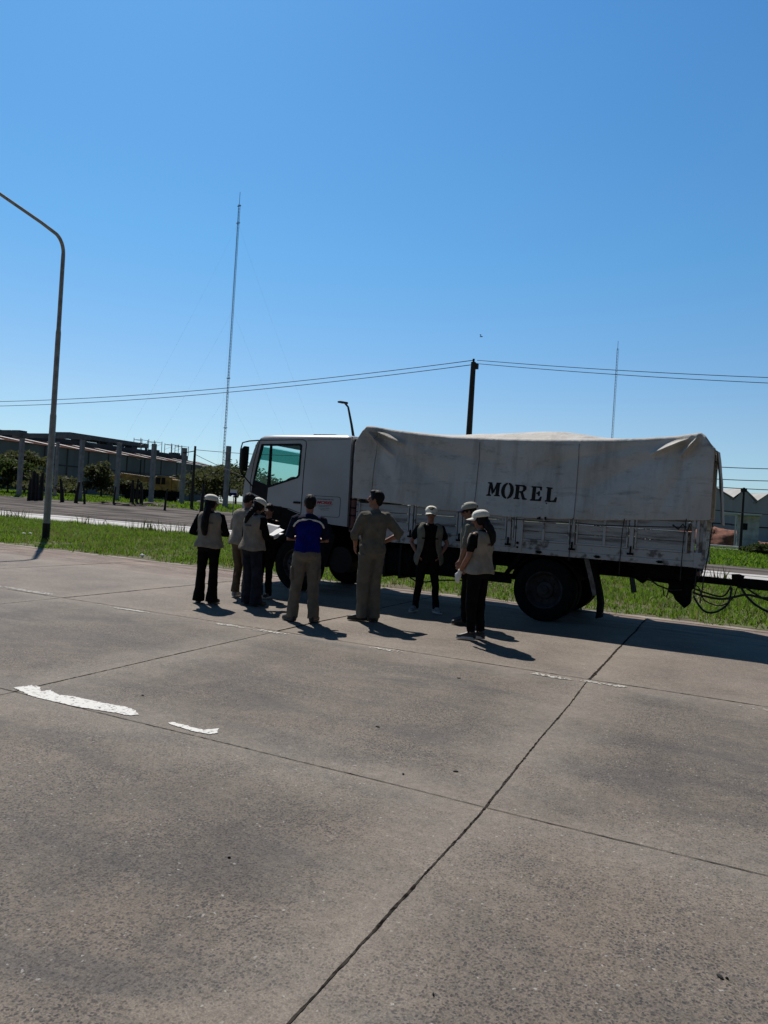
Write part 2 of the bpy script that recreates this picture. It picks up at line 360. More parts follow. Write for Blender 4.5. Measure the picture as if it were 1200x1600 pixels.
for a, b, y, w, dn in ((-10.9, -9.2, 7.76, .13, .26), (-8.1, -6.95, 7.55, .12, .38), (-5.95, -4.85, 7.55, .13, .25), (-3.95, -2.95, 7.55, .1, .42), (-1.85, -.85, 7.52, .15, .25), (.0, .9, 7.5, .12, .5), (-15, -13.5, 7.76, .12, .5)):
    paint_patch(mb, a, b, y, w, .006, dn, a)
setp(mb.build('lane_marking', M['fadedpaint'], fixn=False), kind='structure')
def blob_patch(pts, z, name):
    mb = MB(); P_ = []
    n = len(pts)
    for i in range(n):
        a = Vector(pts[i]).to_3d(); b = Vector(pts[(i + 1) % n]).to_3d(); k = max(1, int((b - a).length / .012))
        for q in range(k):
            p = a.lerp(b, q / k); p += Vector((noise.noise(p * 14), noise.noise(p * 14 + Vector((9, 9, 9))), 0)) * .008 + Vector((noise.noise(p * 50), noise.noise(p * 50 + Vector((9, 9, 9))), 0)) * .012
            P_.append((p.x, p.y))
    mb.poly([P_], lambda u, v, t: (u, v, t), z - .002, z)
    setp(mb.build(name, M['roadpaint']), kind='structure')
def gp(l): return [tuple(onground(*p)[:2]) for p in l]
blob_patch(gp([(22, 1075), (50, 1071), (62, 1074), (64, 1081), (78, 1079), (90, 1086), (120, 1090), (160, 1099), (195, 1105), (212, 1111), (217, 1118), (200, 1118), (170, 1113), (120, 1105), (80, 1096), (45, 1087)]), .005, 'lane_marking')
blob_patch(gp([(261, 1130), (272, 1129), (300, 1137), (318, 1141), (341, 1139), (340, 1146), (325, 1148), (300, 1143), (280, 1137)]), .005, 'lane_marking')

# ------------------------------------------------------------------ grass
def np_obj(name, V, Fc, m, kind='stuff', label=None, cat=None):
    me = bpy.data.meshes.new(name); n = len(V); k = Fc.shape[1]
    me.vertices.add(n); me.vertices.foreach_set('co', V.astype(np.float32).ravel())
    me.loops.add(Fc.size); me.loops.foreach_set('vertex_index', Fc.astype(np.int32).ravel())
    me.polygons.add(len(Fc)); me.polygons.foreach_set('loop_start', np.arange(0, Fc.size, k, dtype=np.int32)); me.polygons.foreach_set('loop_total', np.full(len(Fc), k, dtype=np.int32))
    me.update(); me.validate(); me.materials.append(m); o = bpy.data.objects.new(name, me); lk(o)
    if kind: o['kind'] = kind
    if label: o['label'] = label; o['category'] = cat
    return o
def blades(P_, h, w, lean=.5):
    n = len(P_); a = rng.uniform(0, 2 * np.pi, n); b = rng.uniform(0, 2 * np.pi, n); ln = np.abs(rng.normal(0, lean, n)) * h
    d = np.stack([np.cos(a), np.sin(a), np.zeros(n)], 1) * (w / 2)[:, None]; t = np.stack([np.cos(b), np.sin(b), np.zeros(n)], 1) * ln[:, None]
    z = np.zeros((n, 3)); z[:, 2] = h
    mid = P_ + z * .6 + t * .35
    V = np.stack([P_ - d, P_ + d, mid + d * .8, mid - d * .8, P_ + z * .97 + t], 1)
    i = np.arange(n)[:, None] * 5
    F4 = np.concatenate([i + [0, 1, 2], i + [0, 2, 3], i + [3, 2, 4]], 0)
    return V.reshape(-1, 3), F4
M['grass'] = mat('grass_blade', (.135, .21, .020), .65, c2=(.032, .060, .009), scale=1.5, thr=(.38, .6), island=.6, trans=(.15, .26, .02), spec=.2)
M['drygrass'] = mat('dry_grass_blade', (.2, .17, .07), .8, c2=(.11, .12, .04), scale=.9, island=.35, trans=(.2, .18, .07), spec=.2)
def nz2(x, y, f, o=0.): return np.array([noise.noise(Vector((a * f, b * f, o))) for a, b in zip(x, y)])
N_ = 150000
gx = rng.uniform(-40, 6, N_); gy = 13.55 + 11.3 * rng.uniform(0, 1, N_)
nzv = nz2(gx, gy, .7); nz3 = nz2(gx, gy, 2.6, 5.)
edge = np.clip((gy - 13.55) / .9, 0, 1)
keep = (nzv * .9 + nz3 * .9 + edge * .85 > .22)
gx, gy, nzv, nz3, edge = gx[keep], gy[keep], nzv[keep], nz3[keep], edge[keep]
hh = (.05 + .07 * np.clip(edge, .2, 1) + .17 * np.clip(nzv + nz3 * .4, -.3, 1) + .1 * np.clip((gy - 19) / 5, 0, 1)) * rng.uniform(.35, 1.0, len(gx))
hh = np.clip(hh, .03, .45)
V_, F_ = blades(np.stack([gx, gy, np.full(len(gx), .01)], 1), hh, rng.uniform(.012, .034, len(gx)), .95)
np_obj('grass', V_, F_, M['grass'], label='green grass strip between the two roads', cat='grass')
n = 14000; gx = rng.uniform(-40, 6, n); gy = 13.6 + 11 * rng.uniform(0, 1, n)
V_, F_ = blades(np.stack([gx, gy, np.full(n, .01)], 1), rng.uniform(.05, .28, n), rng.uniform(.01, .02, n), .7)
np_obj('dry_grass', V_, F_, M['drygrass'], label='dry straw coloured blades among the green grass strip', cat='grass')
# tall weeds on the far edge of the strip
n = 1500; gx = -40 + 46 * rng.uniform(0, 1, n) ; gy = rng.normal(23.9, .45, n)
k = nz2(gx, gy * 0, .55, 2.) > .02
gx, gy = gx[k], gy[k]; n = len(gx)
V_, F_ = blades(np.stack([gx, gy, np.full(n, .01)], 1), rng.uniform(.3, .72, n), rng.uniform(.02, .045, n), .35)
np_obj('tall_weeds', V_, F_, mat('weed_blade', (.05, .06, .02), .8, c2=(.03, .045, .012), island=.4, scale=1., spec=.1, trans=(.06, .07, .02)), label='tall dark weeds along the far edge of the grass strip', cat='weeds')
# rougher far field grass on the right
n = 50000; gx = rng.uniform(-12, 26, n); gy = rng.uniform(38.6, 82, n)
V_, F_ = blades(np.stack([gx, gy, np.full(n, -.02)], 1), rng.uniform(.08, .28, n), rng.uniform(.05, .14, n), .6)
np_obj('field_grass', V_, F_, M['grass'], label='short green field grass beyond the second road', cat='grass')
n = 34000; gx = rng.uniform(-125, -14, n); gy = rng.uniform(62, 96, n); gzv = np.array([gz(a, b) for a, b in zip(gx, gy)])
V_, F_ = blades(np.stack([gx, gy, gzv - .02], 1), rng.uniform(.12, .45, n), rng.uniform(.09, .22, n), .6)
np_obj('yard_grass', V_, F_, M['grass'], label='green grass strip at the back of the dirt yard', cat='grass')
#PART2

# ================================================================== TRUCK
M['cabpaint'] = mat('cab_white_paint', (.40, .41, .425), .32, var=.06, scale=1.5, spec=.45, c2=(.34, .345, .35))
M['blackplastic'] = mat('black_plastic', (.007, .007, .008), .6, var=.3, scale=9, spec=.2)
M['chassis'] = mat('chassis_black', (.006, .0055, .0055), .85, var=.5, scale=12, bump=.4, spec=.12)
M['rubber'] = mat('tyre_rubber', (.007, .007, .007), .9, var=.4, scale=14, bump=.4, bscale=90, spec=.12)
M['rim'] = mat('rim_dusty_steel', (.06, .06, .065), .7, c2=(.022, .022, .022), scale=7, metal=.1, spec=.2)
M['plank'] = mat('white_worn_planks', (.40, .395, .38), .75, c2=(.15, .14, .13), scale=3.2, stretch=(.5, 1, 4.5), thr=(.33, .52), bump=.5, bscale=25, detail=9)
M['frame'] = mat('white_worn_frame', (.42, .415, .40), .6, c2=(.13, .115, .10), scale=9, thr=(.34, .47), detail=9)
M['rope'] = mat('dark_rope', (.03, .026, .022), .9, var=.3, scale=50)
M['hose'] = mat('black_hose', (.012, .012, .012), .5, var=.3, scale=20)
M['red'] = mat('red_lettering', (.42, .02, .025), .6, var=.1)
M['ink'] = mat('black_lettering', (.009, .009, .010), .8, c2=(.022, .022, .022), scale=14, thr=(.5, .8), spec=.1)
M['inkgrey'] = mat('grey_lettering', (.09, .09, .10), .7, var=.1)
M['seamgrey'] = mat('grey_seam_stitching', (.17, .165, .16), .9, c2=(.09, .088, .085), scale=12)
M['redlens'] = mat('dusty_red_plastic', (.13, .045, .045), .45, var=.3, scale=10)
M['steel'] = mat('dull_steel', (.16, .155, .15), .45, c2=(.08, .07, .065), scale=14, metal=.4)
def glass(name, c, r=.02, ior=1.45):
    m = bpy.data.materials.new(name); m.use_nodes = True; nt = m.node_tree; L = nt.links
    tr = nn(nt, 'ShaderNodeBsdfTransparent'); tr.inputs[0].default_value = rgb(c); gl = nn(nt, 'ShaderNodeBsdfGlossy'); gl.inputs['Roughness'].default_value = r
    fr = nn(nt, 'ShaderNodeFresnel', IOR=ior); mx = nn(nt, 'ShaderNodeMixShader'); L.new(fr.outputs[0], mx.inputs[0]); L.new(tr.outputs[0], mx.inputs[1]); L.new(gl.outputs[0], mx.inputs[2])
    L.new(mx.outputs[0], nt.nodes['Material Output'].inputs[0]); return m
M['glass'] = glass('tinted_glass', (.80, .93, .90))
M['wsglass'] = glass('windscreen_glass', (.62, .78, .76), .03, 1.06)
M['greenglass'] = glass('green_sun_band', (.05, .26, .23))

YN, YF = 11.45, 13.75      # near and far side planes
truck = empty('cargo_truck', (-4.2, 12.6, 0), 'white cargo truck with sleeper cab and a grey canvas cover over its plank bed', 'truck')
def xz(y0, y1=None): return lambda u, v, t: (u, t, v)

# ---- cab
cab = [(-8.60, 1.50), (-8.60, 1.72), (-8.57, 2.09), (-8.40, 2.62), (-8.34, 2.76), (-8.26, 2.84), (-6.28, 2.88), (-6.26, 1.27), (-6.6, 1.29), (-7.0, 1.37), (-7.25, 1.43), (-7.7, 1.56), (-7.95, 1.56), (-8.1, 1.45), (-8.6, 1.30)]
winL = [(-8.23, 2.725), (-8.03, 2.73), (-7.36, 2.75), (-7.315, 2.72), (-7.33, 2.16), (-7.37, 2.11), (-8.02, 1.90), (-8.03, 1.66), (-8.40, 1.80), (-8.36, 2.1)]
for sgn, y in ((-1, YN), (1, YF)):
    b = MB(); b.poly([cab, winL], xz(0), y if sgn < 0 else y - .03, y + .03 if sgn < 0 else y)
    body = b.build('cab_side', M['cabpaint'], truck, bevel=.004)
    if sgn < 0: cabside = body
# roof: rounded skin from side to side
b = MB(); prof = [(YN, 2.78)] + [(YN + .14 - .14 * math.cos(a), 2.80 + .12 * math.sin(a)) for a in np.linspace(.15, math.pi / 2, 6)] + [(12.1, 2.95), (12.6, 2.96), (13.1, 2.95)] + [(YF - .14 + .14 * math.cos(a), 2.80 + .12 * math.sin(a)) for a in np.linspace(math.pi / 2, .15, 6)] + [(YF, 2.78)]
sts = [(-8.36, -.16), (-8.33, -.08), (-8.28, -.035), (-8.2, -.01), (-8.0, 0), (-7.2, .01), (-6.4, .012), (-6.30, -.005), (-6.265, -.05)]
vs = []; m_ = len(prof)
for x, dz in sts:
    for (y, z) in prof: vs.append((x, y if 0 < y else y, z + dz * (1 if z > 2.8 else .4)))
fs = [(i * m_ + k, i * m_ + k + 1, (i + 1) * m_ + k + 1, (i + 1) * m_ + k) for i in range(len(sts) - 1) for k in range(m_ - 1)]
b.add(vs, fs)
o = b.build('roof', M['cabpaint'], truck, smooth=True); md = o.modifiers.new('s', 'SOLIDIFY'); md.thickness = .02; md.offset = -1
# roof hatch
b = MB(); b.box(-7.55, -7.05, 12.2, 12.9, 2.97, 3.02); b.build('roof_hatch', M['blackplastic'], truck, bevel=.01)
# back wall, front panel
b = MB(); b.box(-6.30, -6.27, YN + .04, YF - .04, 1.27, 2.9); b.build('cab_back_wall', M['cabpaint'], truck)
b = MB(); b.box(-8.60, -8.56, YN + .04, YF - .04, 1.30, 1.80); b.build('front_panel', M['cabpaint'], truck, bevel=.01)
# front corner pillars + windscreen header
for y in (YN + .045, YF - .045):
    b = MB(); b.bar((-8.55, y, 1.8), (-8.345, y, 2.72), .06, .08); b.build('windscreen_pillar', M['cabpaint'], truck, bevel=.01)
b = MB(); b.add([(-8.575, YN + .07, 1.79), (-8.575, YF - .07, 1.79), (-8.36, YF - .07, 2.72), (-8.36, YN + .07, 2.72)], [(0, 1, 2, 3)])
b.build('windscreen', M['wsglass'], truck)
b = MB(); b.add([(-8.424, YN + .08, 2.45), (-8.424, YF - .08, 2.45), (-8.366, YF - .08, 2.70), (-8.366, YN + .08, 2.70)], [(0, 1, 2, 3)]); b.build('sun_band', M['greenglass'], truck)
# windows with frames
for y, k in ((YN + .016, 0), (YF - .016, 1)):
    fr = MB(); inner = [(-8.20, 2.70), (-8.035, 2.70), (-8.045, 1.95), (-8.36, 2.04), (-8.33, 2.16)]; inner2 = [(-8.0, 2.70), (-7.365, 2.72), (-7.35, 2.70), (-7.365, 2.17), (-7.39, 2.135), (-7.99, 1.945)]
    outer = [(-8.235, 2.73), (-7.355, 2.755), (-7.31, 2.72), (-7.325, 2.155), (-7.365, 2.105), (-8.025, 1.895), (-8.035, 1.655), (-8.405, 1.795), (-8.365, 2.1)]
    fr.poly([outer, inner, inner2], xz(0), y - .021, y + .021)
    w = fr.build('door_window', M['blackplastic'], truck)
    g = MB(); g.poly([inner], xz(0), y - .003, y + .001); g.poly([inner2], xz(0), y - .003, y + .001)
    g.build('pane', M['glass'], w)
    if k == 0:
        pass
g = MB(); g.poly([[(-8.0, 2.71), (-7.36, 2.72), (-7.36, 2.42), (-7.6, 2.45), (-8.0, 2.58)]], xz(0), YF - .04, YF - .036); g.build('sun_visor_band', M['greenglass'], truck)
g = MB(); g.poly([[(-8.19, 2.70), (-8.04, 2.70), (-8.04, 2.5), (-8.23, 2.54)]], xz(0), YF - .04, YF - .036); g.build('sun_visor_band', M['greenglass'], truck)
# interior: dashboard, steering wheel, seats, ceiling, bunk
b = MB(); b.box(-8.54, -8.05, YN + .06, YF - .06, 1.5, 1.92); b.build('dashboard', M['blackplastic'], truck, bevel=.03)
b = MB()
for k in range(24):
    a0 = 2 * math.pi * k / 24; a1 = 2 * math.pi * (k + 1) / 24
    P0 = lambda a: Vector((-7.93 + .12 * math.sin(a) * .8, 12.05 + .21 * math.cos(a), 2.0 + .19 * math.sin(a) * .75))
    b.tube([P0(a0), P0(a1)], .017, 6)
b.tube([(-7.93, 12.05, 2.0), (-8.15, 12.05, 1.85)], .03, 8); b.tube([(-7.93, 11.86, 2.0), (-7.93, 12.24, 2.0)], .014, 6)
b.build('steering_wheel', M['blackplastic'], truck, smooth=True)
for y in (12.05, 13.15):
    s_ = MB(); s_.loft([(1.4, -7.42, y, .26, .24), (1.6, -7.42, y, .27, .25), (1.64, -7.42, y, .24, .23)], 16, 4); s_.loft([(1.6, -7.17, y, .06, .24), (1.9, -7.12, y, .07, .25), (2.06, -7.09, y, .05, .19)], 16, 4)
    s_.build('seat', M['blackplastic'], truck, smooth=True)
b = MB(); b.box(-8.3, -6.32, YN + .05, YF - .05, 2.76, 2.79); b.build('headliner', M['blackplastic'], truck)
b = MB(); b.box(-8.55, -6.32, YN + .05, YF - .05, 1.3, 1.42); b.build('cab_floor', M['blackplastic'], truck)
b = MB(); b.box(-7.02, -6.99, YN + .05, YF - .05, 1.4, 2.76); b.build('bunk_curtain', M['blackplastic'], truck)
# door seams and panel lines (thin grooves set proud of the skin), sticker outline
def line2(mb, pts, w, y, t=.004):
    for p, q in zip(pts[:-1], pts[1:]): mb.bar((p[0], y, p[1]), (q[0], y, q[1]), t, w, upv=(0, 0, 1) if abs(p[0] - q[0]) > abs(p[1] - q[1]) else (1, 0, 0))
b = MB(); line2(b, [(-8.30, 2.80), (-7.30, 2.825), (-7.235, 2.80), (-7.222, 2.74), (-7.245, 2.2), (-7.25, 1.45)], .014, YN - .001); line2(b, [(-7.95, 1.57), (-8.10, 1.70), (-8.43, 1.80), (-8.44, 2.0), (-8.38, 2.4), (-8.28, 2.78)], .012, YN - .001)
line2(b, [(-7.25, 1.45), (-7.5, 1.52), (-7.95, 1.57)], .012, YN - .001)
b.build('door_seam', M['blackplastic'], cabside)
b = MB(); line2(b, [(-7.2, 2.815), (-6.30, 2.85)], .006, YN - .001); b.build('roof_gutter', M['inkgrey'], cabside)
b = MB(); b.box(-7.42, -7.27, YN - .025, YN, 1.63, 1.67); b.build('door_handle', M['blackplastic'], cabside, bevel=.006)
# sticker: rounded outline and lettering
def rrect(x0, x1, z0, z1, r, n=5):
    P_ = []
    for cx, cz, a in ((x1 - r, z1 - r, 0), (x0 + r, z1 - r, 90), (x0 + r, z0 + r, 180), (x1 - r, z0 + r, 270)):
        for k in range(n + 1): t = rad(a + 90 * k / n); P_.append((cx + r * math.cos(t), cz + r * math.sin(t)))
    return P_
b = MB(); b.poly([rrect(-7.05, -6.42, 1.42, 1.80, .05), rrect(-7.04, -6.43, 1.43, 1.79, .043)], xz(0), YN - .003, YN + .001); stk = b.build('door_sign', M['inkgrey'], cabside)
def text(name, s_, size, loc, rot, m, parent, ext=.002, shear=0., xscale=1., bold=0.):
    cu = bpy.data.curves.new(name, 'FONT'); cu.body = s_; cu.size = size; cu.extrude = ext; cu.shear = shear; cu.offset = bold
    o = bpy.data.objects.new(name, cu); lk(o); dg = bpy.context.evaluated_depsgraph_get(); me = bpy.data.meshes.new_from_object(o.evaluated_get(dg)); bpy.data.objects.remove(o)
    me.transform(Matrix.Translation(Vector(loc)) @ rot @ Matrix.Diagonal((xscale, 1, 1, 1))); me.transform(Matrix.Translation(-wloc(parent)))
    me.materials.clear(); me.materials.append(m); o = bpy.data.objects.new(name, me); lk(o); o.parent = parent; return o
RX = Matrix.Rotation(rad(90), 4, 'X')
text('sign_lettering', 'MOREL', .072, (-6.925, YN - .003, 1.655), RX, M['red'], cabside, shear=.25, xscale=1.45, bold=.0028)
text('sign_lettering', 'TRANSPORTE', .034, (-6.93, YN - .003, 1.728), RX, M['inkgrey'], cabside, xscale=1.75)
b = MB()
for z, x0, x1, q in ((1.628, -6.92, -6.60, 0), (1.605, -6.88, -6.66, 1), (1.575, -6.88, -6.64, 0), (1.545, -6.84, -6.66, 1)):
    x = x0
    while x < x1: w = random.uniform(.012, .05); b.box(x, min(x1, x + w), YN - .004, YN, z - .004, z + .004); x += w + .006
b.build('sign_small_print', M['inkgrey'], cabside)
# mirror
b = MB(); b.tube([(-8.28, YN - .02, 2.80), (-8.45, YN - .10, 2.775), (-8.53, YN - .2, 2.73), (-8.55, YN - .22, 2.6), (-8.55, YN - .22, 2.25), (-8.52, YN - .2, 2.15), (-8.36, YN - .02, 1.9)], .013, 8)
mr = b.build('mirror_arm', M['blackplastic'], truck, smooth=True)
b = MB(); b.loft([(2.19, -8.47, YN - .2, .035, .07), (2.24, -8.47, YN - .2, .05, .09), (2.6, -8.46, YN - .2, .05, .09), (2.66, -8.43, YN - .2, .03, .06)], 14, 3.5); b.build('mirror', M['blackplastic'], mr, smooth=True)
# lower front: bumper, headlight, fender, steps
b = MB(); b.box(-8.66, -8.3, YN + .03, YF - .03, .42, .82); b.build('bumper', M['chassis'], truck, bevel=.03)
b = MB(); b.box(-8.60, -8.4, YN + .05, YF - .05, .82, 1.3); b.build('grille', M['blackplastic'], truck, bevel=.02)
for y in (YN + .22, YF - .22):
    b = MB(); b.box(-8.69, -8.655, y - .13, y + .13, .52, .7); b.build('headlight', M['steel'], truck, bevel=.01)
for y0, y1 in ((YN + .01, YN + .40), (YF - .40, YF - .01)):
    arch = [(-7.3 + .60 * math.cos(a), .46 + .60 * math.sin(a)) for a in np.linspace(0.12, math.pi - .12, 18)]
    pl = [(-8.55, .5), (-8.55, 1.50), (-8.1, 1.44), (-7.95, 1.55), (-7.7, 1.55), (-7.25, 1.42), (-7.0, 1.36), (-6.6, 1.28), (-6.5, 1.05), (-6.66, .5)]
    b = MB(); b.poly([pl + arch], xz(0), y0, y1); b.build('wheel_fender', M['chassis'], truck)
# gap behind the cab: air intake stack and tail lamp stack
b = MB(); b.box(-6.24, -6.19, YN + .05, YN + .5, 1.25, 2.86); b.box(-6.24, -6.18, YN + .6, YF - .1, 1.1, 2.4); b.build('air_intake', M['blackplastic'], truck, bevel=.01)
b = MB(); b.tube([(-6.2, YN + .12, 1.18), (-6.2, YN + .12, 1.83)], .075, 16); gsx = b.build('gas_bottle', M['redlens'], truck, smooth=True)
for z in (1.22, 1.46, 1.6, 1.76): MB().tube([(-6.2, YN + .12, z), (-6.2, YN + .12, z + .03)], .082, 16).build('clamp_band', M['blackplastic'], gsx, smooth=True)
# ---- wheels
def wheel(x, z, y_out, side, R=.50, w=.27, dual=False, name='wheel'):
    """side -1: outer face looks to -Y"""
    e = bpy.data.objects.new(name, None); lk(e); e.parent = truck; e.location = Vector((x, y_out, z)) - truck.location
    def revol(prof, m, nm, sm=True):
        b = MB(); n = 48; vs = []
        for (y, r) in prof:
            for k in range(n): a = 2 * math.pi * k / n; vs.append((r * math.cos(a), y * -side, r * math.sin(a)))
        k_ = len(prof); fs = [(i * n + k, i * n + (k + 1) % n, (i + 1) * n + (k + 1) % n, (i + 1) * n + k) for i in range(k_ - 1) for k in range(n)]
        b.add(vs, fs); o = b.build(nm, m, e, local=True, smooth=True); return o
    ty = [(.035, .29), (.015, .30), (.0, .36), (.008, .44), (.03, .482), (.05, .498), (.09, R), (.1, R - .012), (.11, R), (w / 2, R), (w - .1, R), (w - .05, .498), (w - .02, .47), (w, .36), (w - .02, .30), (w - .03, .28)]
    revol(ty, M['rubber'], 'tyre')
    if dual: revol([(y + .3, r) for y, r in ty], M['rubber'], 'tyre')
    dish = [(.04, .298), (.02, .30), (.012, .29), (.02, .275), (.045, .265), (.10, .255), (.13, .23), (.135, .14), (.09, .125), (.085, .07), (.04, .065), (.035, .0)] if dual else [(.04, .298), (.02, .30), (.012, .29), (.02, .275), (.05, .262), (.07, .25), (.04, .19), (.02, .14), (.0, .12), (-.03, .08), (-.035, .0)]
    rim = revol(dish, M['rim'], 'rim')
    for k in range(10):
        b = MB(); a = 2 * math.pi * k / 10; p = Vector((.165 * math.cos(a), 0, .165 * math.sin(a))); yy = .12 if dual else .03
        b.tube([p + Vector((0, (yy - .045) * -side, 0)), p + Vector((0, (yy + .02) * -side, 0))], .014, 6)
        b.build('wheel_nut', M['rim'], e, local=True)
wheel(-7.30, .50, YN + .02, -1); wheel(-7.30, .50, YF - .02, 1)
wheel(-2.65, .50, YN + .01, -1, dual=True); wheel(-2.65, .50, YF - .01, 1, dual=True)
# ---- chassis
b = MB()
for y in (12.2, 13.0): b.box(-8.4, -.62, y - .04, y + .04, .78, 1.02)
for x in np.arange(-7.9, -.6, 1.04): b.box(x, x + .08, 12.2, 13.0, .82, .98)
for x in np.arange(-5.9, -.5, .5): b.box(x, x + .09, YN + .07, YF - .07, 1.0, 1.09)
b.tube([(-7.3, 11.7, .5), (-7.3, 13.5, .5)], .055, 10); b.tube([(-2.65, 11.9, .5), (-2.65, 13.3, .5)], .09, 10); b.ell((-2.65, 12.6, .5), (.24, .26, .24)); b.tube([(-6.6, 12.6, .7), (-2.8, 12.6, .55)], .05, 10)
b.build('chassis_frame', M['chassis'], truck)
for y in (12.0, 13.2):
    b = MB()
    for k in range(6):
        L_ = .75 - .09 * k; b.bar((-2.65 - L_, y, .78 - .025 * k), (-2.65 + L_, y, .78 - .025 * k), .07, .02)
    b.build('leaf_spring', M['chassis'], truck)
b = MB(); b.box(-6.2, -5.5, 12.1, 13.1, .55, 1.2); b.ell((-6.9, 12.6, 1.0), (.7, .38, .35)); b.build('engine_and_gearbox', M['chassis'], truck, bevel=.03)
b = MB(); b.tube([(-6.38, YN + .05, .66), (-6.38, YN + .5, .66)], .24, 24); b.build('air_tank', M['blackplastic'], truck, smooth=True)
b = MB(); b.loft([(-5.78, YN + .33, .73, .27, .25), (-5.76, YN + .33, .73, .29, .27), (-4.98, YN + .33, .73, .29, .27), (-4.96, YN + .33, .73, .27, .25)], 20, 4, axis='x'); ft = b.build('fuel_tank', M['chassis'], truck, smooth=True)
b = MB(); b.box(-5.5, -5.46, YN + .02, YN + .62, .44, 1.03); b.box(-5.2, -5.16, YN + .02, YN + .62, .44, 1.03); b.build('tank_strap', M['blackplastic'], ft)
b = MB(); b.box(-4.88, -4.08, YN + .1, YN + .62, .55, 1.04); b.build('battery_box', M['chassis'], truck, bevel=.02)
b = MB(); b.box(-5.6, -4.1, YF - .62, YF - .1, .58, 1.04); b.build('tool_box', M['chassis'], truck, bevel=.02)
b = MB(); b.tube([(-5.05, YN + .1, .56), (-5.0, YN + .1, .47), (-4.9, YN + .1, .42), (-4.7, YN + .1, .42), (-4.5, YN + .12, .47), (-4.2, YN + .12, .50), (-3.9, YN + .1, .52)], .013, 7); b.build('hose', M['hose'], truck, smooth=True)
b = MB(); b.bar((-4.1, YN + .1, .60), (-3.2, YN + .1, .60), .03, .11); b.bar((-3.35, YN + .1, .62), (-3.05, YN + .1, 1.05), .05, .07); b.bar((-3.95, YN + .1, .62), (-3.95, YN + .1, 1.05), .04, .06); b.build('side_guard', M['chassis'], truck)
for y0, y1 in ((YN + .02, YN + .62), (YF - .62, YF - .02)):
    b = MB(); pa = [(-2.65 + .56 * math.cos(a), .50 + .54 * math.sin(a)) for a in np.linspace(.35, math.pi - .35, 16)]; pb = [(-2.65 + .575 * math.cos(a), .50 + .555 * math.sin(a)) for a in np.linspace(math.pi - .35, .35, 16)]
    b.poly([pa + pb], xz(0), y0, y1); b.build('mudguard', M['chassis'], truck)
# mud flaps: bent, swinging behind the rear wheels
b = MB(); vs = []
for i, (x, z, w) in enumerate(((-1.93, 1.03, 0), (-1.89, .85, 0), (-1.85, .7, .0), (-1.82, .55, .01), (-1.80, .4, .02), (-1.80, .28, .02), (-1.81, .15, .02))):
    for y, dx in ((YN + .03, -.01), (YN + .16, .01 + w), (YN + .30, .03 + w)): vs.append((x + dx, y, z))
b.add(vs, [(i * 3 + k, i * 3 + k + 1, i * 3 + k + 4, i * 3 + k + 3) for i in range(6) for k in range(2)])
o = b.build('mud_flap', M['rubber'], truck, smooth=True); md = o.modifiers.new('s', 'SOLIDIFY'); md.thickness = .012
b = MB(); b.bar((-2.02, YN + .06, 1.05), (-1.86, YN + .06, .5), .03, .07); b.build('flap_bracket', M['steel'], truck)
b = MB(); b.add([(-1.62, YF - .6, .98), (-1.62, YF - .05, .98), (-1.5, YF - .05, .42), (-1.52, YF - .6, .45)], [(0, 1, 2, 3)]); o = b.build('mud_flap', M['rubber'], truck); md = o.modifiers.new('s', 'SOLIDIFY'); md.thickness = .012
# rear: underrun bar, coupling
b = MB(); b.box(-1.35, -.5, 11.8, 13.4, .84, 1.04); b.box(-.62, -.42, YN + .15, YF - .15, .88, 1.05)
b.build('rear_crossmember', M['chassis'], truck, bevel=.01)
b = MB(); b.poly([[(-.9, .92), (-.9, .8), (-.84, .74), (-.86, .63), (-.78, .6), (-.74, .52), (-.6, .40), (-.52, .48), (-.52, .68), (-.46, .74), (-.44, .95)]], xz(0), 11.95, 12.25); b.poly([[(-1.4, .95), (-1.36, .80), (-1.22, .72), (-1.1, .82), (-1.06, .95)]], xz(0), 11.9, 12.1); b.tube([(-1.2, 12.1, .82), (-.8, 12.1, .8)], .06, 8)
b.build('tow_coupling', M['chassis'], truck, bevel=.01)
b = MB(); b.tube([(-1.15, 11.9, .82), (-1.0, 11.9, .72), (-.8, 11.9, .66), (-.65, 11.95, .68)], .013, 7); b.tube([(-.92, 11.9, .7), (-.9, 11.9, .58), (-.86, 11.9, .54), (-.84, 11.92, .66)], .01, 6); b.build('air_hose', M['hose'], truck, smooth=True)
b = MB(); b.box(-.45, -.40, YN + .1, YN + .4, .93, 1.0); b.build('tail_light', M['redlens'], truck, bevel=.006)

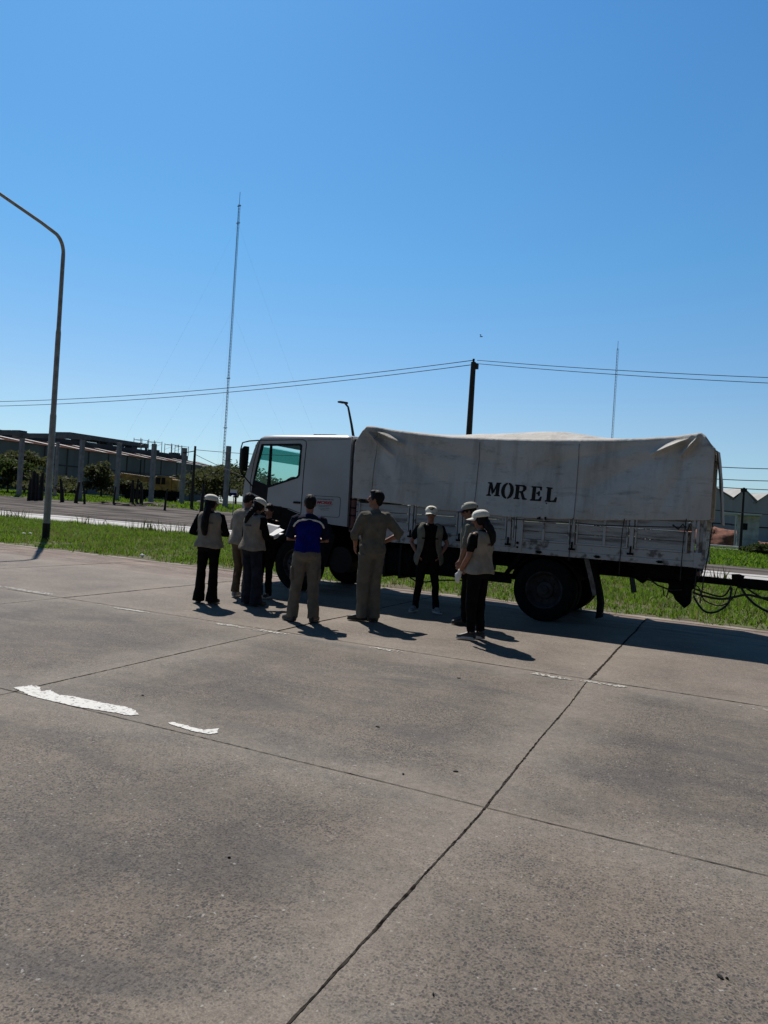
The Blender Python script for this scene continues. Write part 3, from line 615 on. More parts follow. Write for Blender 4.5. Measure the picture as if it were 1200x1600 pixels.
# ---- plank bed: near and far sides, tailboard, front board, floor
BX0, BX1 = -6.12, -.345; ZB, ZT = 1.06, 1.72
b = MB(); b.box(BX0, BX1, YN + .06, YF - .06, ZB + .03, ZB + .10); b.build('bed_floor', M['plank'], truck)
def side(y, s):
    def Yb(a, c): return (y + a, y + c) if s < 0 else (y - c, y - a)
    rail = MB(); rail.box(BX0, BX1, *Yb(.0, .08), ZB, ZB + .085); rail.box(BX0, BX1, *Yb(.012, .07), ZB + .085, ZB + .20); r = rail.build('side_rail', M['frame'], truck, bevel=.006)
    posts = [-6.08, -4.99, -4.10, -3.26, -2.24, -1.37, -.54]
    for i, (a, c) in enumerate(zip(posts[:-1], posts[1:])):
        x0, x1 = a + .05, c - .05
        if i == 2: x0 = a + .05; x1 = c - .05
        p = MB(); n = 3; z0 = ZB + .215; hp = (ZT - z0) / n
        for k in range(n): p.box(x0 + .022, x1 - .022, *Yb(.018, .045), z0 + k * hp + .006, z0 + (k + 1) * hp - .006)
        pn = p.build('side_board', M['plank'], truck, bevel=.004)
        f = MB(); f.box(x0, x1, *Yb(.004, .05), z0 - .012, z0 + .016); f.box(x0, x0 + .024, *Yb(.0, .052), z0 + .016, ZT); f.box(x1 - .024, x1, *Yb(.0, .052), z0 + .016, ZT)
        if i in (0, 3, 4): xm = x0 + (.28 if i == 0 else .55 * (x1 - x0)); f.box(xm - .02, xm + .02, *Yb(-.002, .05), z0 + .016, ZT)
        f.build('board_frame', M['frame'], pn, bevel=.003)
    for i, x in enumerate(posts[1:-1]):
        p = MB(); w = .03; p.box(x - w, x + w, *Yb(-.008, .06), ZB + .09, ZT + .02); q = p.build('stake_post', M['frame'], truck, bevel=.004)
        h = MB()
        h.box(x - .045, x + .045, *Yb(-.024, -.008), ZB + .11, ZB + .14); h.box(x - .012, x + .012, *Yb(-.03, -.008), ZB + .14, ZB + .24); h.tube([(x - .05, Yb(-.02, 0)[0 if s < 0 else 1], ZB + .125), (x + .05, Yb(-.02, 0)[0 if s < 0 else 1], ZB + .125)], .012, 6)
        h.build('latch', M['chassis'], q)
    # broad hinge block
    p = MB(); p.box(-3.17, -3.03, *Yb(-.012, .06), ZB + .04, ZT); q = p.build('hinge_block', M['frame'], truck, bevel=.005)
    h = MB(); h.tube([(-3.1, y + s * .015, ZB + .16), (-3.1, y + s * .03, ZB + .16)], .022, 12); h.tube([(-3.1, y + s * .015, ZB + .09), (-3.1, y + s * .03, ZB + .09)], .016, 12); h.box(-3.145, -3.135, y - .016, y + .016, ZB + .1, ZT - .04); h.build('bolt', M['chassis'], q)
    for x in (-5.7, -4.6, -3.7, -2.75, -1.85, -.95):
        h = MB(); h.box(x - .03, x + .03, *Yb(-.012, .0), ZB + .02, ZB + .06); h.tube([(x - .05, y + s * .02, ZB + .04), (x + .05, y + s * .02, ZB + .04)], .009, 6); h.build('rope_hook', M['chassis'], r)
side(YN - .03, -1); side(YF + .03, 1)
for y in (YN - .03, YF - .05):
    b = MB(); b.box(-.49, -.345, y - .012, y + .09, ZB - .005, ZB + .22); b.box(-.54, -.49, y - .006, y + .08, ZB + .10, ZT + .04); b.box(-.475, -.435, y - .002, y + .08, ZB + .22, ZT + .04); b.box(-.385, -.345, y - .008, y + .08, ZB + .22, ZT + .04); b.box(-.435, -.385, y + .03, y + .07, ZB + .22, ZT + .04)
    b.build('corner_post', M['frame'], truck, bevel=.005)
b = MB()
for k in range(4): b.box(BX1 - .05, BX1 - .015, YN + .06, YF - .06, ZB + .1 + k * .15, ZB + .24 + k * .15)
b.build('tailboard', M['plank'], truck, bevel=.004)
b = MB()
for k in range(6): b.box(BX0, BX0 + .04, YN + .06, YF - .06, ZB + .1 + k * .2, ZB + .29 + k * .2)
b.build('headboard', M['plank'], truck, bevel=.004)

# ---- canvas cover
def tarpmat():
    m = bpy.data.materials.new('grey_canvas'); m.use_nodes = True; nt = m.node_tree; L = nt.links; p = nt.nodes['Principled BSDF']
    p.inputs['Roughness'].default_value = .8; p.inputs['Specular IOR Level'].default_value = .25
    tc = nn(nt, 'ShaderNodeTexCoord'); 
    def noi(sc, det, st, rough=.6):
        mp = nn(nt, 'ShaderNodeMapping'); mp.inputs['Scale'].default_value = st; L.new(tc.outputs['Object'], mp.inputs[0])
        n = nn(nt, 'ShaderNodeTexNoise', Scale=sc, Detail=det, Roughness=rough); L.new(mp.outputs[0], n.inputs['Vector']); return n.outputs[0]
    def ramp(x, a, b, ca, cb):
        r = nn(nt, 'ShaderNodeValToRGB'); L.new(x, r.inputs[0]); e = r.color_ramp.elements; e[0].position = a; e[1].position = b; e[0].color = rgb(ca); e[1].color = rgb(cb); return r.outputs[0]
    def mul(a, b):
        x = nn(nt, 'ShaderNodeMix', data_type='RGBA', blend_type='MULTIPLY'); x.inputs[0].default_value = 1; L.new(a, x.inputs[6]); L.new(b, x.inputs[7]); return x.outputs[2]
    c = ramp(noi(1.1, 6, (1, 1, 1.4)), .35, .65, (.54, .505, .455), (.65, .625, .59))
    c = mul(c, ramp(noi(1.6, 7, (2.2, 1, .35), .7), .32, .50, (.72, .70, .68), (1, 1, 1)))      # vertical grime streaks
    c = mul(c, ramp(noi(5, 8, (.6, 1, 1.6), .75), .30, .44, (.62, .61, .6), (1, 1, 1)))
    c = mul(c, ramp(noi(2.2, 8, (.35, 1, 2.2), .75), .33, .42, (.7, .69, .68), (1, 1, 1)))
    L.new(c, p.inputs['Base Color'])
    tr = nn(nt, 'ShaderNodeBsdfTranslucent'); tr.inputs[0].default_value = (.30, .29, .27, 1); mx = nn(nt, 'ShaderNodeMixShader'); mx.inputs[0].default_value = .12
    bp = nn(nt, 'ShaderNodeBump', Strength=.8, Distance=.025); L.new(noi(5, 8, (1, 1, 1.3), .7), bp.inputs['Height']); L.new(bp.outputs[0], p.inputs['Normal'])
    L.new(p.outputs[0], mx.inputs[1]); L.new(tr.outputs[0], mx.inputs[2]); L.new(mx.outputs[0], nt.nodes['Material Output'].inputs[0])
    return m
M['tarp'] = tarpmat()
ZTOP = [(-6.17, 2.80), (-6.13, 2.90), (-6.06, 3.03), (-6.0, 3.10), (-5.93, 3.10), (-5.6, 3.06), (-5.0, 2.99), (-4.43, 2.945), (-3.5, 2.92), (-2.8, 2.915), (-1.8, 2.93), (-1.34, 2.955), (-.8, 3.0), (-.6, 3.02), (-.50, 3.035), (-.44, 2.99), (-.36, 2.87), (-.30, 2.80)]
ZBOT = [(-6.17, 1.80), (-5.55, 1.75), (-4.95, 1.72), (-4.46, 1.67), (-4.1, 1.66), (-3.3, 1.63), (-3.0, 1.625), (-2.3, 1.65), (-1.8, 1.66), (-1.33, 1.70), (-.6, 1.74), (-.36, 1.755), (-.30, 1.76)]
def ip(t, x):
    if x <= t[0][0]: return t[0][1]
    for (a, b), (c, d) in zip(t[:-1], t[1:]):
        if x <= c: return b + (d - b) * (x - a) / (c - a)
    return t[-1][1]
def segd(p, a, b):
    ax, az = a; bx, bz = b; dx, dz = bx - ax, bz - az; L2 = dx * dx + dz * dz
    t = max(0, min(1, ((p[0] - ax) * dx + (p[1] - az) * dz) / L2)); qx, qz = ax + t * dx, az + t * dz
    s_ = ((p[0] - ax) * dz - (p[1] - az) * dx) / math.sqrt(L2)
    return math.hypot(p[0] - qx, p[1] - qz), t, s_
FOLDS = [((-5.97, 3.06), (-5.22, 2.76), .17, .042), ((-5.99, 3.02), (-5.42, 2.56), .19, .038), ((-.52, 3.0), (-1.22, 2.68), .17, .042), ((-.52, 2.98), (-.78, 2.64), .19, .038)]
def tarp_y(x, z):
    """near face of the cover, local offset from the YN plane (negative = towards the road)"""
    zt, zb = ip(ZTOP, x), ip(ZBOT, x); t = (z - zb) / (zt - zb)
    y = -.055 - .01 * math.sin(x * 2.1)
    mid = math.sin(math.pi * max(0, min(1, (x + 6.0) / 5.5)))
    y += .17 * max(0, t) ** 1.9 * ss((x + 6.17) / .5) * ss((-.30 - x) / .5)
    y += .075 * mid * math.sin(math.pi * min(1, max(0, t))) ** 1.2
    # soft valleys running down from the corners
    for a, b, am, w in (((-5.9, 3.0), (-4.2, 1.9), .05, .16), ((-5.95, 2.9), (-5.2, 1.8), .028, .10), ((-.6, 2.95), (-2.3, 2.0), .05, .16), ((-.55, 2.9), (-1.0, 1.8), .03, .1), ((-5.6, 2.95), (-3.4, 2.45), .03, .09), ((-.9, 2.95), (-3.1, 2.4), .03, .09)):
        d, q, s_ = segd((x, z), a, b); y += am * math.exp(-(d / w) ** 2) * math.sin(math.pi * min(1, .15 + q * .8))
    for a, b, am, w in FOLDS:
        d, q, s_ = segd((x, z), a, b); upd = -s_ * (1 if b[0] > a[0] else -1); k = am * (1 - q ** 3) * min(1, .10 + q * 2.2); y -= k * math.exp(-(abs(d) / (w * (1.0 if upd > 0 else .7))) ** 1.5)
    y += .012 * noise.noise(Vector((x * 1.3, 0, z * 1.7))) + .007 * noise.noise(Vector((x * 4.5, 3, z * 3.0))) + .003 * noise.noise(Vector((x * 14, 3, z * 9)))
    for sx in (-3.87, -2.23): y -= .004 * math.exp(-((x - sx) / .02) ** 2)
    flare = max(0, 1 - t / .16); y -= .012 * flare * math.sin(x * 7.5 + math.sin(x * 3))
    return y
nxs = 430; xs_ = np.linspace(-6.17, -.30, nxs); nz_ = 90; b = MB(); rows = 0
prof_top = 26
for i, x in enumerate(xs_):
    zt, zb = ip(ZTOP, x), ip(ZBOT, x) + .008 * noise.noise(Vector((x * 5, 0, 0))); mid = math.sin(math.pi * max(0, min(1, (x + 6.0) / 5.5)))
    zc = zt - .07
    for k in range(nz_):
        z = zb + (zc - zb) * k / (nz_ - 1); b.v.append((x, YN + tarp_y(x, z), z))
    y0 = YN + tarp_y(x, zc)
    for k in range(1, 7):
        a = math.pi / 2 * k / 6; b.v.append((x, y0 + .08 * (1 - math.cos(a)), zc + .07 * math.sin(a)))
    yt0 = y0 + .08; yt1 = 2 * 12.6 - yt0
    for k in range(1, 20):
        q = k / 20; bul = (.15 + .09 * math.exp(-((x + 2.9) / .9) ** 2)) * math.sin(math.pi * q) * mid - .05 * (1 - mid) * math.sin(math.pi * q)
        bul += .025 * noise.noise(Vector((x * 1.7, q * 4, 2)))
        b.v.append((x, yt0 + (yt1 - yt0) * q, zt + bul))
    for k in range(7):
        a = math.pi / 2 * k / 6; b.v.append((x, yt1 + .08 * math.sin(a), zt - .07 * (1 - math.cos(a))))
    for k in range(1, 12):
        z = zc + (zb - zc) * k / 11; b.v.append((x, yt1 + .08 + .02 * math.sin(x * 3 + z * 2), z))
    if i == 0: rows = len(b.v)
b.f = [(i * rows + k, (i + 1) * rows + k, (i + 1) * rows + k + 1, i * rows + k + 1) for i in range(nxs - 1) for k in range(rows - 1)]
tarp = b.build('canvas_cover', M['tarp'], truck, smooth='all', fixn=True)
md = tarp.modifiers.new('s', 'SOLIDIFY'); md.thickness = .006
# front and rear closing sheets
def endsheet(x, sgn, name, zlow, out):
    b = MB(); ny, nz2_ = 50, 40
    for j in range(nz2_):
        t = j / (nz2_ - 1)
        for i in range(ny):
            q = i / (ny - 1); ya = YN + tarp_y(-6.165 if sgn < 0 else -.305, zlow + (2.8 - zlow) * t) + .01; y = ya + (25.2 - 2 * ya) * q
            zt = ip(ZTOP, -6.15 if sgn < 0 else -.31) + .06 * math.sin(math.pi * q); z = zlow + (zt - zlow) * t
            xo = x + sgn * (out * (1 - t) ** .8 + .015 * math.sin(q * 19 + t * 3) + .01 * noise.noise(Vector((q * 6, t * 5, sgn)))) - (sgn * .05 * (t > .97))
            b.v.append((xo, y, z))
    b.f = [(j * ny + i, j * ny + i + 1, (j + 1) * ny + i + 1, (j + 1) * ny + i) for j in range(nz2_ - 1) for i in range(ny - 1)]
    o = b.build(name, M['tarp'], truck, smooth='all'); md = o.modifiers.new('s', 'SOLIDIFY'); md.thickness = .006
endsheet(-6.165, -1, 'front_canvas', 1.78, .0)
endsheet(-.275, 1, 'rear_canvas_flap', 1.70, .13)
# seams down the cover
for sx in (-3.87, -2.23, -5.77):
    b = MB()
    zt, zb = ip(ZTOP, sx) - .08, ip(ZBOT, sx)
    for k in range(60):
        z0 = zb + (zt - zb) * k / 60; z1 = zb + (zt - zb) * (k + 1) / 60; dx0 = -.02 * (k / 60); dx1 = -.02 * ((k + 1) / 60)
        b.bar((sx + dx0, YN + tarp_y(sx + dx0, z0) - .004, z0), (sx + dx1, YN + tarp_y(sx + dx1, z1) - .004, z1), .006, .007 if sx > -5 else .004, upv=(1, 0, 0))
    b.build('canvas_seam', M['seamgrey'], tarp)
# MOREL in stencilled serif capitals, following the cloth
U = .00207; TX, TZ = -3.68, 2.18
def letter(loops, w=1):
    b = MB()
    for poly in loops:
        # cut into a fine grid so that the letter follows the cloth
        xs2 = [p[0] for p in poly]; zs2 = [p[1] for p in poly]; st = 4.0
        def inside(px, pz):
            c = False; n = len(poly)
            for i in range(n):
                x1, z1 = poly[i]; x2, z2 = poly[(i + 1) % n]
                if (z1 > pz) != (z2 > pz) and px < (x2 - x1) * (pz - z1) / (z2 - z1) + x1: c = not c
            return c
        st = 1.6
        xs2 = [min(xs2) - 3.2, max(xs2) + 3.2]; nx_ = int((max(xs2) - min(xs2)) / st) + 1; nz3_ = int((max(zs2) - min(zs2)) / st) + 1
        for i in range(nx_):
            for j in range(nz3_):
                u = min(xs2) + i * st; v = min(zs2) + j * st
                if any(inside(u + st / 2 + e1, v + st / 2 + e2) for e1, e2 in ((0, 0), (3.2, 0), (-3.2, 0), (0, 1.2), (0, -1.2))):
                    q = []
                    for du, dv in ((0, 0), (st, 0), (st, st), (0, st)):
                        X_ = TX + (u + du) * U; Z_ = TZ - (v + dv) * U; q.append((X_, YN + tarp_y(X_, Z_) - .0035, Z_))
                    b.add(q, [(0, 1, 2, 3)])
    o = b.build('lettering', M['ink'], tarp, fixn=False)
def ring(cx, cy, rx, ry, irx, iry, gap):
    out = []
    for s_ in (-1, 1):
        P_ = []
        for k in range(17): a = math.pi * k / 16; P_.append((cx + s_ * max(gap, rx * math.sin(a)), cy - ry * math.cos(a)))
        for k in range(16, -1, -1): a = math.pi * k / 16; P_.append((cx + s_ * max(gap, irx * math.sin(a)), cy - iry * math.cos(a)))
        out.append(P_)
    return out
letter([[(0, 0), (28, 0), (50, 70), (42, 96), (20, 22), (20, 96), (32, 102), (32, 110), (-2, 110), (-2, 102), (10, 96), (12, 12), (0, 8)], [(53, 60), (72, 0), (104, 0), (104, 8), (94, 13), (94, 98), (104, 102), (104, 110), (62, 110), (62, 102), (72, 98), (72, 22), (52, 88)]])
letter(ring(163, 62, 48, 64, 25, 54, 6))
letter([[(224, 10), (262, 12), (262, 20), (254, 22), (254, 112), (264, 116), (264, 124), (222, 124), (222, 116), (232, 112), (232, 22), (224, 18)], [(260, 12), (290, 12), (310, 24), (312, 44), (300, 60), (286, 66), (306, 112), (322, 118), (322, 126), (292, 126), (270, 72), (260, 72), (260, 62), (280, 60), (290, 50), (290, 32), (280, 22), (260, 21)]])
letter([[(356, 18), (394, 18), (394, 26), (388, 28), (388, 118), (394, 122), (394, 130), (354, 130), (354, 122), (366, 118), (366, 30), (356, 26)], [(398, 18), (434, 20), (434, 48), (426, 48), (420, 28), (398, 28)], [(398, 66), (410, 64), (414, 54), (420, 54), (420, 92), (414, 92), (410, 78), (398, 76)], [(398, 130), (398, 120), (420, 118), (432, 96), (438, 96), (434, 130)]])
letter([[(472, 20), (514, 24), (514, 32), (506, 34), (506, 122), (512, 124), (512, 134), (470, 132), (470, 124), (482, 120), (482, 32), (472, 28)], [(516, 134), (516, 124), (538, 120), (548, 96), (556, 98), (552, 134)]])
# small smudged stencil below the name
letter([[(424, 260), (446, 250), (446, 272), (424, 272)], [(480, 252), (490, 248), (490, 274), (482, 272)], [(478, 140), (486, 142), (482, 152)]])
# tie ropes
def rope(pts, r=.007, n=6): MB().tube(pts, r, n).build('tie_rope', M['rope'], truck, smooth=True)
for x in (-3.86, -2.24, -1.48, -.62): rope([(x, YN - .085, ip(ZBOT, x) + .02), (x - .02, YN - .075, 1.5), (x - .03, YN - .06, 1.1), (x - .035, YN - .02, .85 if x > -2 else 1.0)])
rope([(-.27, YN - .03, 1.72), (-.30, YN - .02, 1.3), (-.34, YN, .95), (-.37, YN + .02, .55)], .009); rope([(-.44, YN - .03, 1.05), (-.45, YN, .85), (-.46, YN + .02, .62)], .008)
# tangle of canvas cord under the hem near the rear
rope([(-2.2, YN - .09, 1.60), (-1.9, YN - .09, 1.585), (-1.4, YN - .09, 1.60), (-.9, YN - .09, 1.62), (-.6, YN - .08, 1.64)], .008); rope([(-.8, YN - .09, 1.66), (-.72, YN - .1, 1.60), (-.66, YN - .1, 1.68), (-.6, YN - .1, 1.58), (-.56, YN - .1, 1.7)], .014)
rope([(-3.2, YN - .09, 1.60), (-2.8, YN - .09, 1.585), (-2.3, YN - .09, 1.60)], .007)

# ---- drawbar with hoses (couples the truck to a trailer outside the picture)
db = empty('trailer_drawbar', (1.5, 12.1, 0), 'black steel drawbar with looping hoses coupled behind the cargo truck', 'drawbar')
b = MB(); b.bar((-.55, 12.1, .86), (.1, 12.1, .85), .09, .10); b.bar((.1, 12.1, .855), (3.2, 12.1, .83), .14, .15); b.tube([(.02, 12.1, .93), (.12, 12.1, .94), (.18, 12.1, .92)], .05, 8); b.build('beam', M['chassis'], db, bevel=.008)
b = MB(); b.bar((1.6, 12.1, .82), (3.2, 11.7, .85), .1, .12); b.bar((1.6, 12.1, .82), (3.2, 12.5, .85), .1, .12); b.box(3.1, 3.3, 11.6, 13.5, .78, .95); b.bar((2.4, 12.1, .8), (2.4, 12.1, .03), .07, .07); b.box(2.3, 2.5, 12.0, 12.2, 0, .03); b.build('frame', M['chassis'], db)
def hose(pts, r): 
    b = MB(); P_ = [Vector(p) for p in pts]; out = []
    for i in range(len(P_) - 1):
        p0 = P_[max(0, i - 1)]; p1 = P_[i]; p2 = P_[i + 1]; p3 = P_[min(len(P_) - 1, i + 2)]
        for k in range(6):
            t = k / 6; out.append(.5 * ((2 * p1) + (p2 - p0) * t + (2 * p0 - 5 * p1 + 4 * p2 - p3) * t * t + (3 * p1 - p0 - 3 * p2 + p3) * t ** 3))
    out.append(P_[-1]); b.tube(out, r, 7); b.build('hose', M['hose'], db, smooth=True)
hose([(-.5, 11.95, .66), (-.35, 11.95, .62), (-.1, 11.95, .60), (.1, 11.95, .66), (.25, 11.95, .70), (.5, 11.95, .68), (.9, 11.95, .8)], .017)
hose([(-.48, 11.95, .60), (-.42, 11.95, .50), (-.33, 11.95, .40), (-.22, 11.95, .38), (-.1, 11.95, .44), (0, 11.95, .56), (.03, 12.0, .78)], .016)
hose([(-.5, 11.95, .78), (-.42, 11.95, .74), (-.36, 11.95, .6), (-.28, 11.95, .53), (-.1, 11.95, .5), (.05, 12.0, .62), (.1, 12.0, .78)], .009)
hose([(-.5, 12.0, .72), (-.3, 12.0, .66), (-.08, 12.0, .64), (.02, 12.02, .80)], .013)
hose([(.15, 11.97, .80), (.25, 11.95, .66), (.4, 11.95, .54), (.6, 11.95, .47), (.9, 11.95, .5), (1.2, 12.0, .76)], .018)
hose([(.22, 11.98, .8), (.35, 11.96, .72), (.55, 11.96, .64), (.85, 11.96, .66), (1.1, 12.0, .78)], .014)
#PART3

# ================================================================== PEOPLE
def cloth(name, c, **k): return mat(name, c, .9, var=k.pop('var', .12), scale=k.pop('scale', 11), bump=k.pop('bump', .35), bscale=k.pop('bscale', 30), spec=.06, **k)
M['skin'] = mat('skin', (.22, .105, .07), .55, var=.12, scale=18)
M['skin2'] = mat('skin_warm', (.26, .115, .07), .55, var=.12, scale=18)
M['hair'] = mat('dark_hair', (.007, .0055, .005), .65, var=.4, scale=30, stretch=(1, 1, .2), bump=.6, bscale=40, spec=.2)
M['beige'] = cloth('beige_vest_fabric', (.27, .235, .19))
M['beige2'] = cloth('beige_shirt_fabric', (.26, .225, .18))
M['black'] = cloth('black_fabric', (.006, .006, .0065), var=.3)
M['navyjean'] = cloth('dark_denim', (.020, .023, .034), var=.35)
M['brown'] = cloth('brown_fabric', (.10, .075, .052))
M['khaki'] = cloth('khaki_fabric', (.13, .121, .098))
M['cargo'] = cloth('cargo_beige_fabric', (.14, .122, .10))
M['blue'] = cloth('royal_blue_fabric', (.004, .008, .13), var=.2)
M['navy'] = cloth('navy_fabric', (.010, .012, .028), var=.25)
M['white'] = mat('white_cloth', (.62, .61, .56), .8, var=.06, scale=20)
M['capwhite'] = mat('off_white_cap_fabric', (.72, .69, .59), .85, var=.06, scale=30, bump=.3)
M['olive'] = cloth('grey_olive_fabric', (.15, .145, .115))
M['capgrey'] = mat('grey_beige_cap_fabric', (.33, .31, .26), .85, var=.1, scale=20, bump=.3)
M['paper'] = mat('white_paper', (.78, .78, .78), .7, var=.03)
M['leather'] = mat('dark_shoe', (.022, .018, .016), .5, var=.4, scale=20)
M['sole'] = mat('white_sole', (.5, .49, .47), .6, var=.1, scale=20)
M['eye'] = mat('dark_eye', (.02, .012, .01), .2, var=.1)
M['lip'] = mat('lip', (.16, .055, .045), .5, var=.1)
M['greylace'] = mat('grey_shoe_upper', (.10, .10, .12), .7, c2=(.30, .30, .30), scale=30)

def lerp(a, b, t): return Vector(a).lerp(Vector(b), t)
def person(label, loc, faz, height, o):
    """o: pose and outfit. Local frame: +y forward, +x the person's right, z up; modelled at 1.75 m then scaled."""
    away = math.atan2(loc[1], loc[0]) - math.pi / 2
    root = empty('person', (loc[0], loc[1], 0.013), label, 'person', rz=away + rad(faz)); s = height / 1.75
    root.scale = (s, s, s)
    fem = o.get('fem', 0); lean = Vector(o.get('lean', (0, 0, 0))); wd = o.get('wide', 1.0)
    def sh(p):                       # lean of the trunk above the hips
        p = Vector(p); k = max(0, (p.z - .95) / .5); return p + lean * k
    torso = [(.84, 0, .0, .12, .09), (.90, 0, -.01, .165, .115), (.97, 0, -.012, .168, .118), (1.05, 0, 0, .148 if fem else .158, .105), (1.12, 0, .005, .132 if fem else .152, .10), (1.22, 0, .0, .145 if fem else .162, .108), (1.32, 0, -.005, .165 if fem else .180, .115), (1.40, 0, -.01, .165 if fem else .180, .10), (1.445, 0, -.012, .12, .08), (1.475, 0, -.008, .065, .062), (1.50, 0, 0, .05, .055)]
    def torso_rings(add, z0, z1, sc=1., hip=0.):
        out = []
        for (t, cx, cy, rx, ry) in torso:
            if z0 - .001 <= t <= z1 + .001:
                d = sh((cx, cy, t)); h_ = hip if t < 1.0 else 0
                out.append((t, d.x, d.y, (rx * wd + add) * sc + h_, (ry * wd + add) * sc + h_))
        return out
    sx = (.155 if fem else .172) * wd
    SHL = {-1: sh((-sx, -.01, 1.405)), 1: sh((sx, -.01, 1.405))}
    EL = {-1: Vector(o['elL']), 1: Vector(o['elR'])}; WR = {-1: Vector(o['haL']), 1: Vector(o['haR'])}
    FT = {-1: o['ftL'], 1: o['ftR']}
    HIP = {k: Vector((k * .088, 0, .90)) for k in (-1, 1)}
    ANK = {k: Vector((FT[k][0], FT[k][1], .085)) for k in (-1, 1)}
    KN = {k: lerp(HIP[k], ANK[k], .50) + Vector((0, o.get('knee', {}).get(k, .025), .02)) for k in (-1, 1)}
    # ---- head frame
    hy, hp, hr = o.get('head', (0, 0, 0)); nb = sh((0, 0, 1.47)); fwd = Vector(o.get('neck', (0, .02, 0)))
    HM = Matrix.Rotation(rad(hy), 3, 'Z') @ Matrix.Rotation(rad(-hp), 3, 'X') @ Matrix.Rotation(rad(hr), 3, 'Y')
    hc = nb + fwd + Vector((0, 0, .155)); hl = lambda x, y, z: hc + HM @ Vector((x, y, z))
    # ---- body: one continuous skin
    b = MB(); b.loft(torso_rings(-.012, .8, 1.51), 20, 2.3)
    b.tube([nb + Vector((0, -.01, -.04)), nb + fwd * .5 + Vector((0, 0, .03)), hl(0, -.012, -.06)], [.058, .052 if not fem else .046, .055], 12, 'round')
    b.ell(hl(0, -.012, .025), (.074, .094, .098), HM); b.ell(hl(0, .012, -.025), (.062, .074, .085), HM); b.ell(hl(0, .045, -.082), (.034, .034, .03), HM)
    b.ell(hl(0, .095, -.012), (.012, .022, .026), HM); b.ell(hl(0, .108, -.024), (.015, .013, .011), HM)      # nose
    b.ell(hl(0, .074, .022), (.05, .018, .012), HM)                                                               # brow
    for k in (-1, 1):
        b.ell(hl(k * .076, -.008, -.008), (.010, .020, .032), HM); b.ell(hl(k * .038, .064, -.03), (.022, .02, .02), HM)
        b.tube([SHL[k], lerp(SHL[k], EL[k], .5), EL[k], lerp(EL[k], WR[k], .35), WR[k]], [.052, .044, .037, .038, .026], 12, 'round')
        b.tube([HIP[k], lerp(HIP[k], KN[k], .5), KN[k], lerp(KN[k], ANK[k], .35) - Vector((0, .012, 0)), ANK[k]], [.088, .072, .054, .055, .036], 12, 'round')
        # hand
        d = (WR[k] - EL[k]).normalized(); hd = Vector(o.get('hdL' if k < 0 else 'hdR', d)).normalized(); pn = Vector(o.get('pnL' if k < 0 else 'pnR', (-k, 0, 0)))
        wv = hd.cross(pn).normalized(); pn = wv.cross(hd).normalized()
        HMx = Matrix((wv, hd, pn)).transposed(); base = WR[k]
        b.ell(base + hd * .05, (.040, .052, .017), HMx)
        curl = o.get('curl', .35)
        for fi, (off, ln) in enumerate(((-.030, .068), (-.010, .078), (.010, .073), (.029, .058))):
            p0 = base + hd * .085 + wv * off; p1 = p0 + (hd + pn * curl * .6).normalized() * ln * .5; p2 = p1 + (hd + pn * curl * 1.9).normalized() * ln * .5
            b.tube([p0 - hd * .02, p0, p1, p2], [.0095, .0095, .0088, .0075], 7, 'round')
        t0 = base + hd * .03 - wv * .032 * (1 if o.get('th', 1) > 0 else -1); b.tube([t0, t0 - wv * .022 + hd * .03 + pn * .01, t0 - wv * .024 + hd * .06 + pn * .022], [.012, .011, .009], 7, 'round')
    body = remesh_build(b, 'body', M[o.get('skin', 'skin')], root, .009, 2)
    # eyes, mouth
    for k in (-1, 1):
        e = MB(); e.ell(hl(k * .031, .079, .004), (.013, .008, .007), HM); e.build('eye', M['eye'], root, local=True, smooth='all')
    e = MB(); e.ell(hl(0, .088, -.055), (.022, .008, .006), HM); e.build('mouth', M['lip'], root, local=True, smooth='all')
    # ---- hair
    hr_ = o.get('hair', 'short'); hb = MB()
    hb.ell(hl(0, -.024, .038 if not o.get('cap') else .028), (.085, .098, .096) if not o.get('cap') else (.083, .096, .085), HM, 20, 14)
    if hr_ == 'short':
        hb.ell(hl(0, .03, .098), (.068, .055, .032), HM); hb.ell(hl(0, -.06, -.03), (.062, .045, .05), HM)
        for k in (-1, 1): hb.ell(hl(k * .072, .01, .02), (.012, .022, .04), HM)
    else:
        pts = o['tail']; hb.tube([hl(0, -.06, .02)] + [sh(p) for p in pts], o['tailr'], 12, 'round')
        for k in (-1, 1): hb.ell(hl(k * .070, -.005, -.01), (.018, .045, .07), HM)
        hb.ell(hl(0, -.055, -.05), (.066, .05, .07), HM)
    hb2 = remesh_build(hb, 'hair', M['hair'], root, .009, 3, .004 if hr_ == 'short' else .009, 45 if hr_ == 'short' else 30, (1, 1, .35))
    # ---- shirt
    b = MB(); z0 = o.get('shirtz', .90)
    b.loft(torso_rings(.012 + o.get('loose', 0), z0, 1.45), 22, 2.3)
    cz = nb + fwd * .15; b.tube([nb + Vector((0, -.01, -.05)), cz + Vector((0, 0, .012))], [.075, .062], 14)
    sl = o.get('sleeve', 1.0); ad = .014 + o.get('loose', 0) * .6
    for k in (-1, 1):
        P_ = [SHL[k] + Vector((-k * .03, 0, -.01)), SHL[k], lerp(SHL[k], EL[k], .5), EL[k], lerp(EL[k], WR[k], .5), lerp(EL[k], WR[k], .97)]; R_ = [.06, .052, .046, .042, .038, .030]
        n = {'short': 3, 'elbow': 4, 'rolled': 5}.get(o.get('sl', 'long'), 6)
        if n == 3: P_[2] = lerp(SHL[k], EL[k], .62)
        if n == 5: P_[4] = lerp(EL[k], WR[k], .18)
        b.tube(P_[:n], [r + ad for r in R_[:n]], 12, 'round')
    remesh_build(b, 'shirt', M[o['shirt']], root, .011, 4, .016 if o.get('loose') else .010, 12, (1, 1, .8))
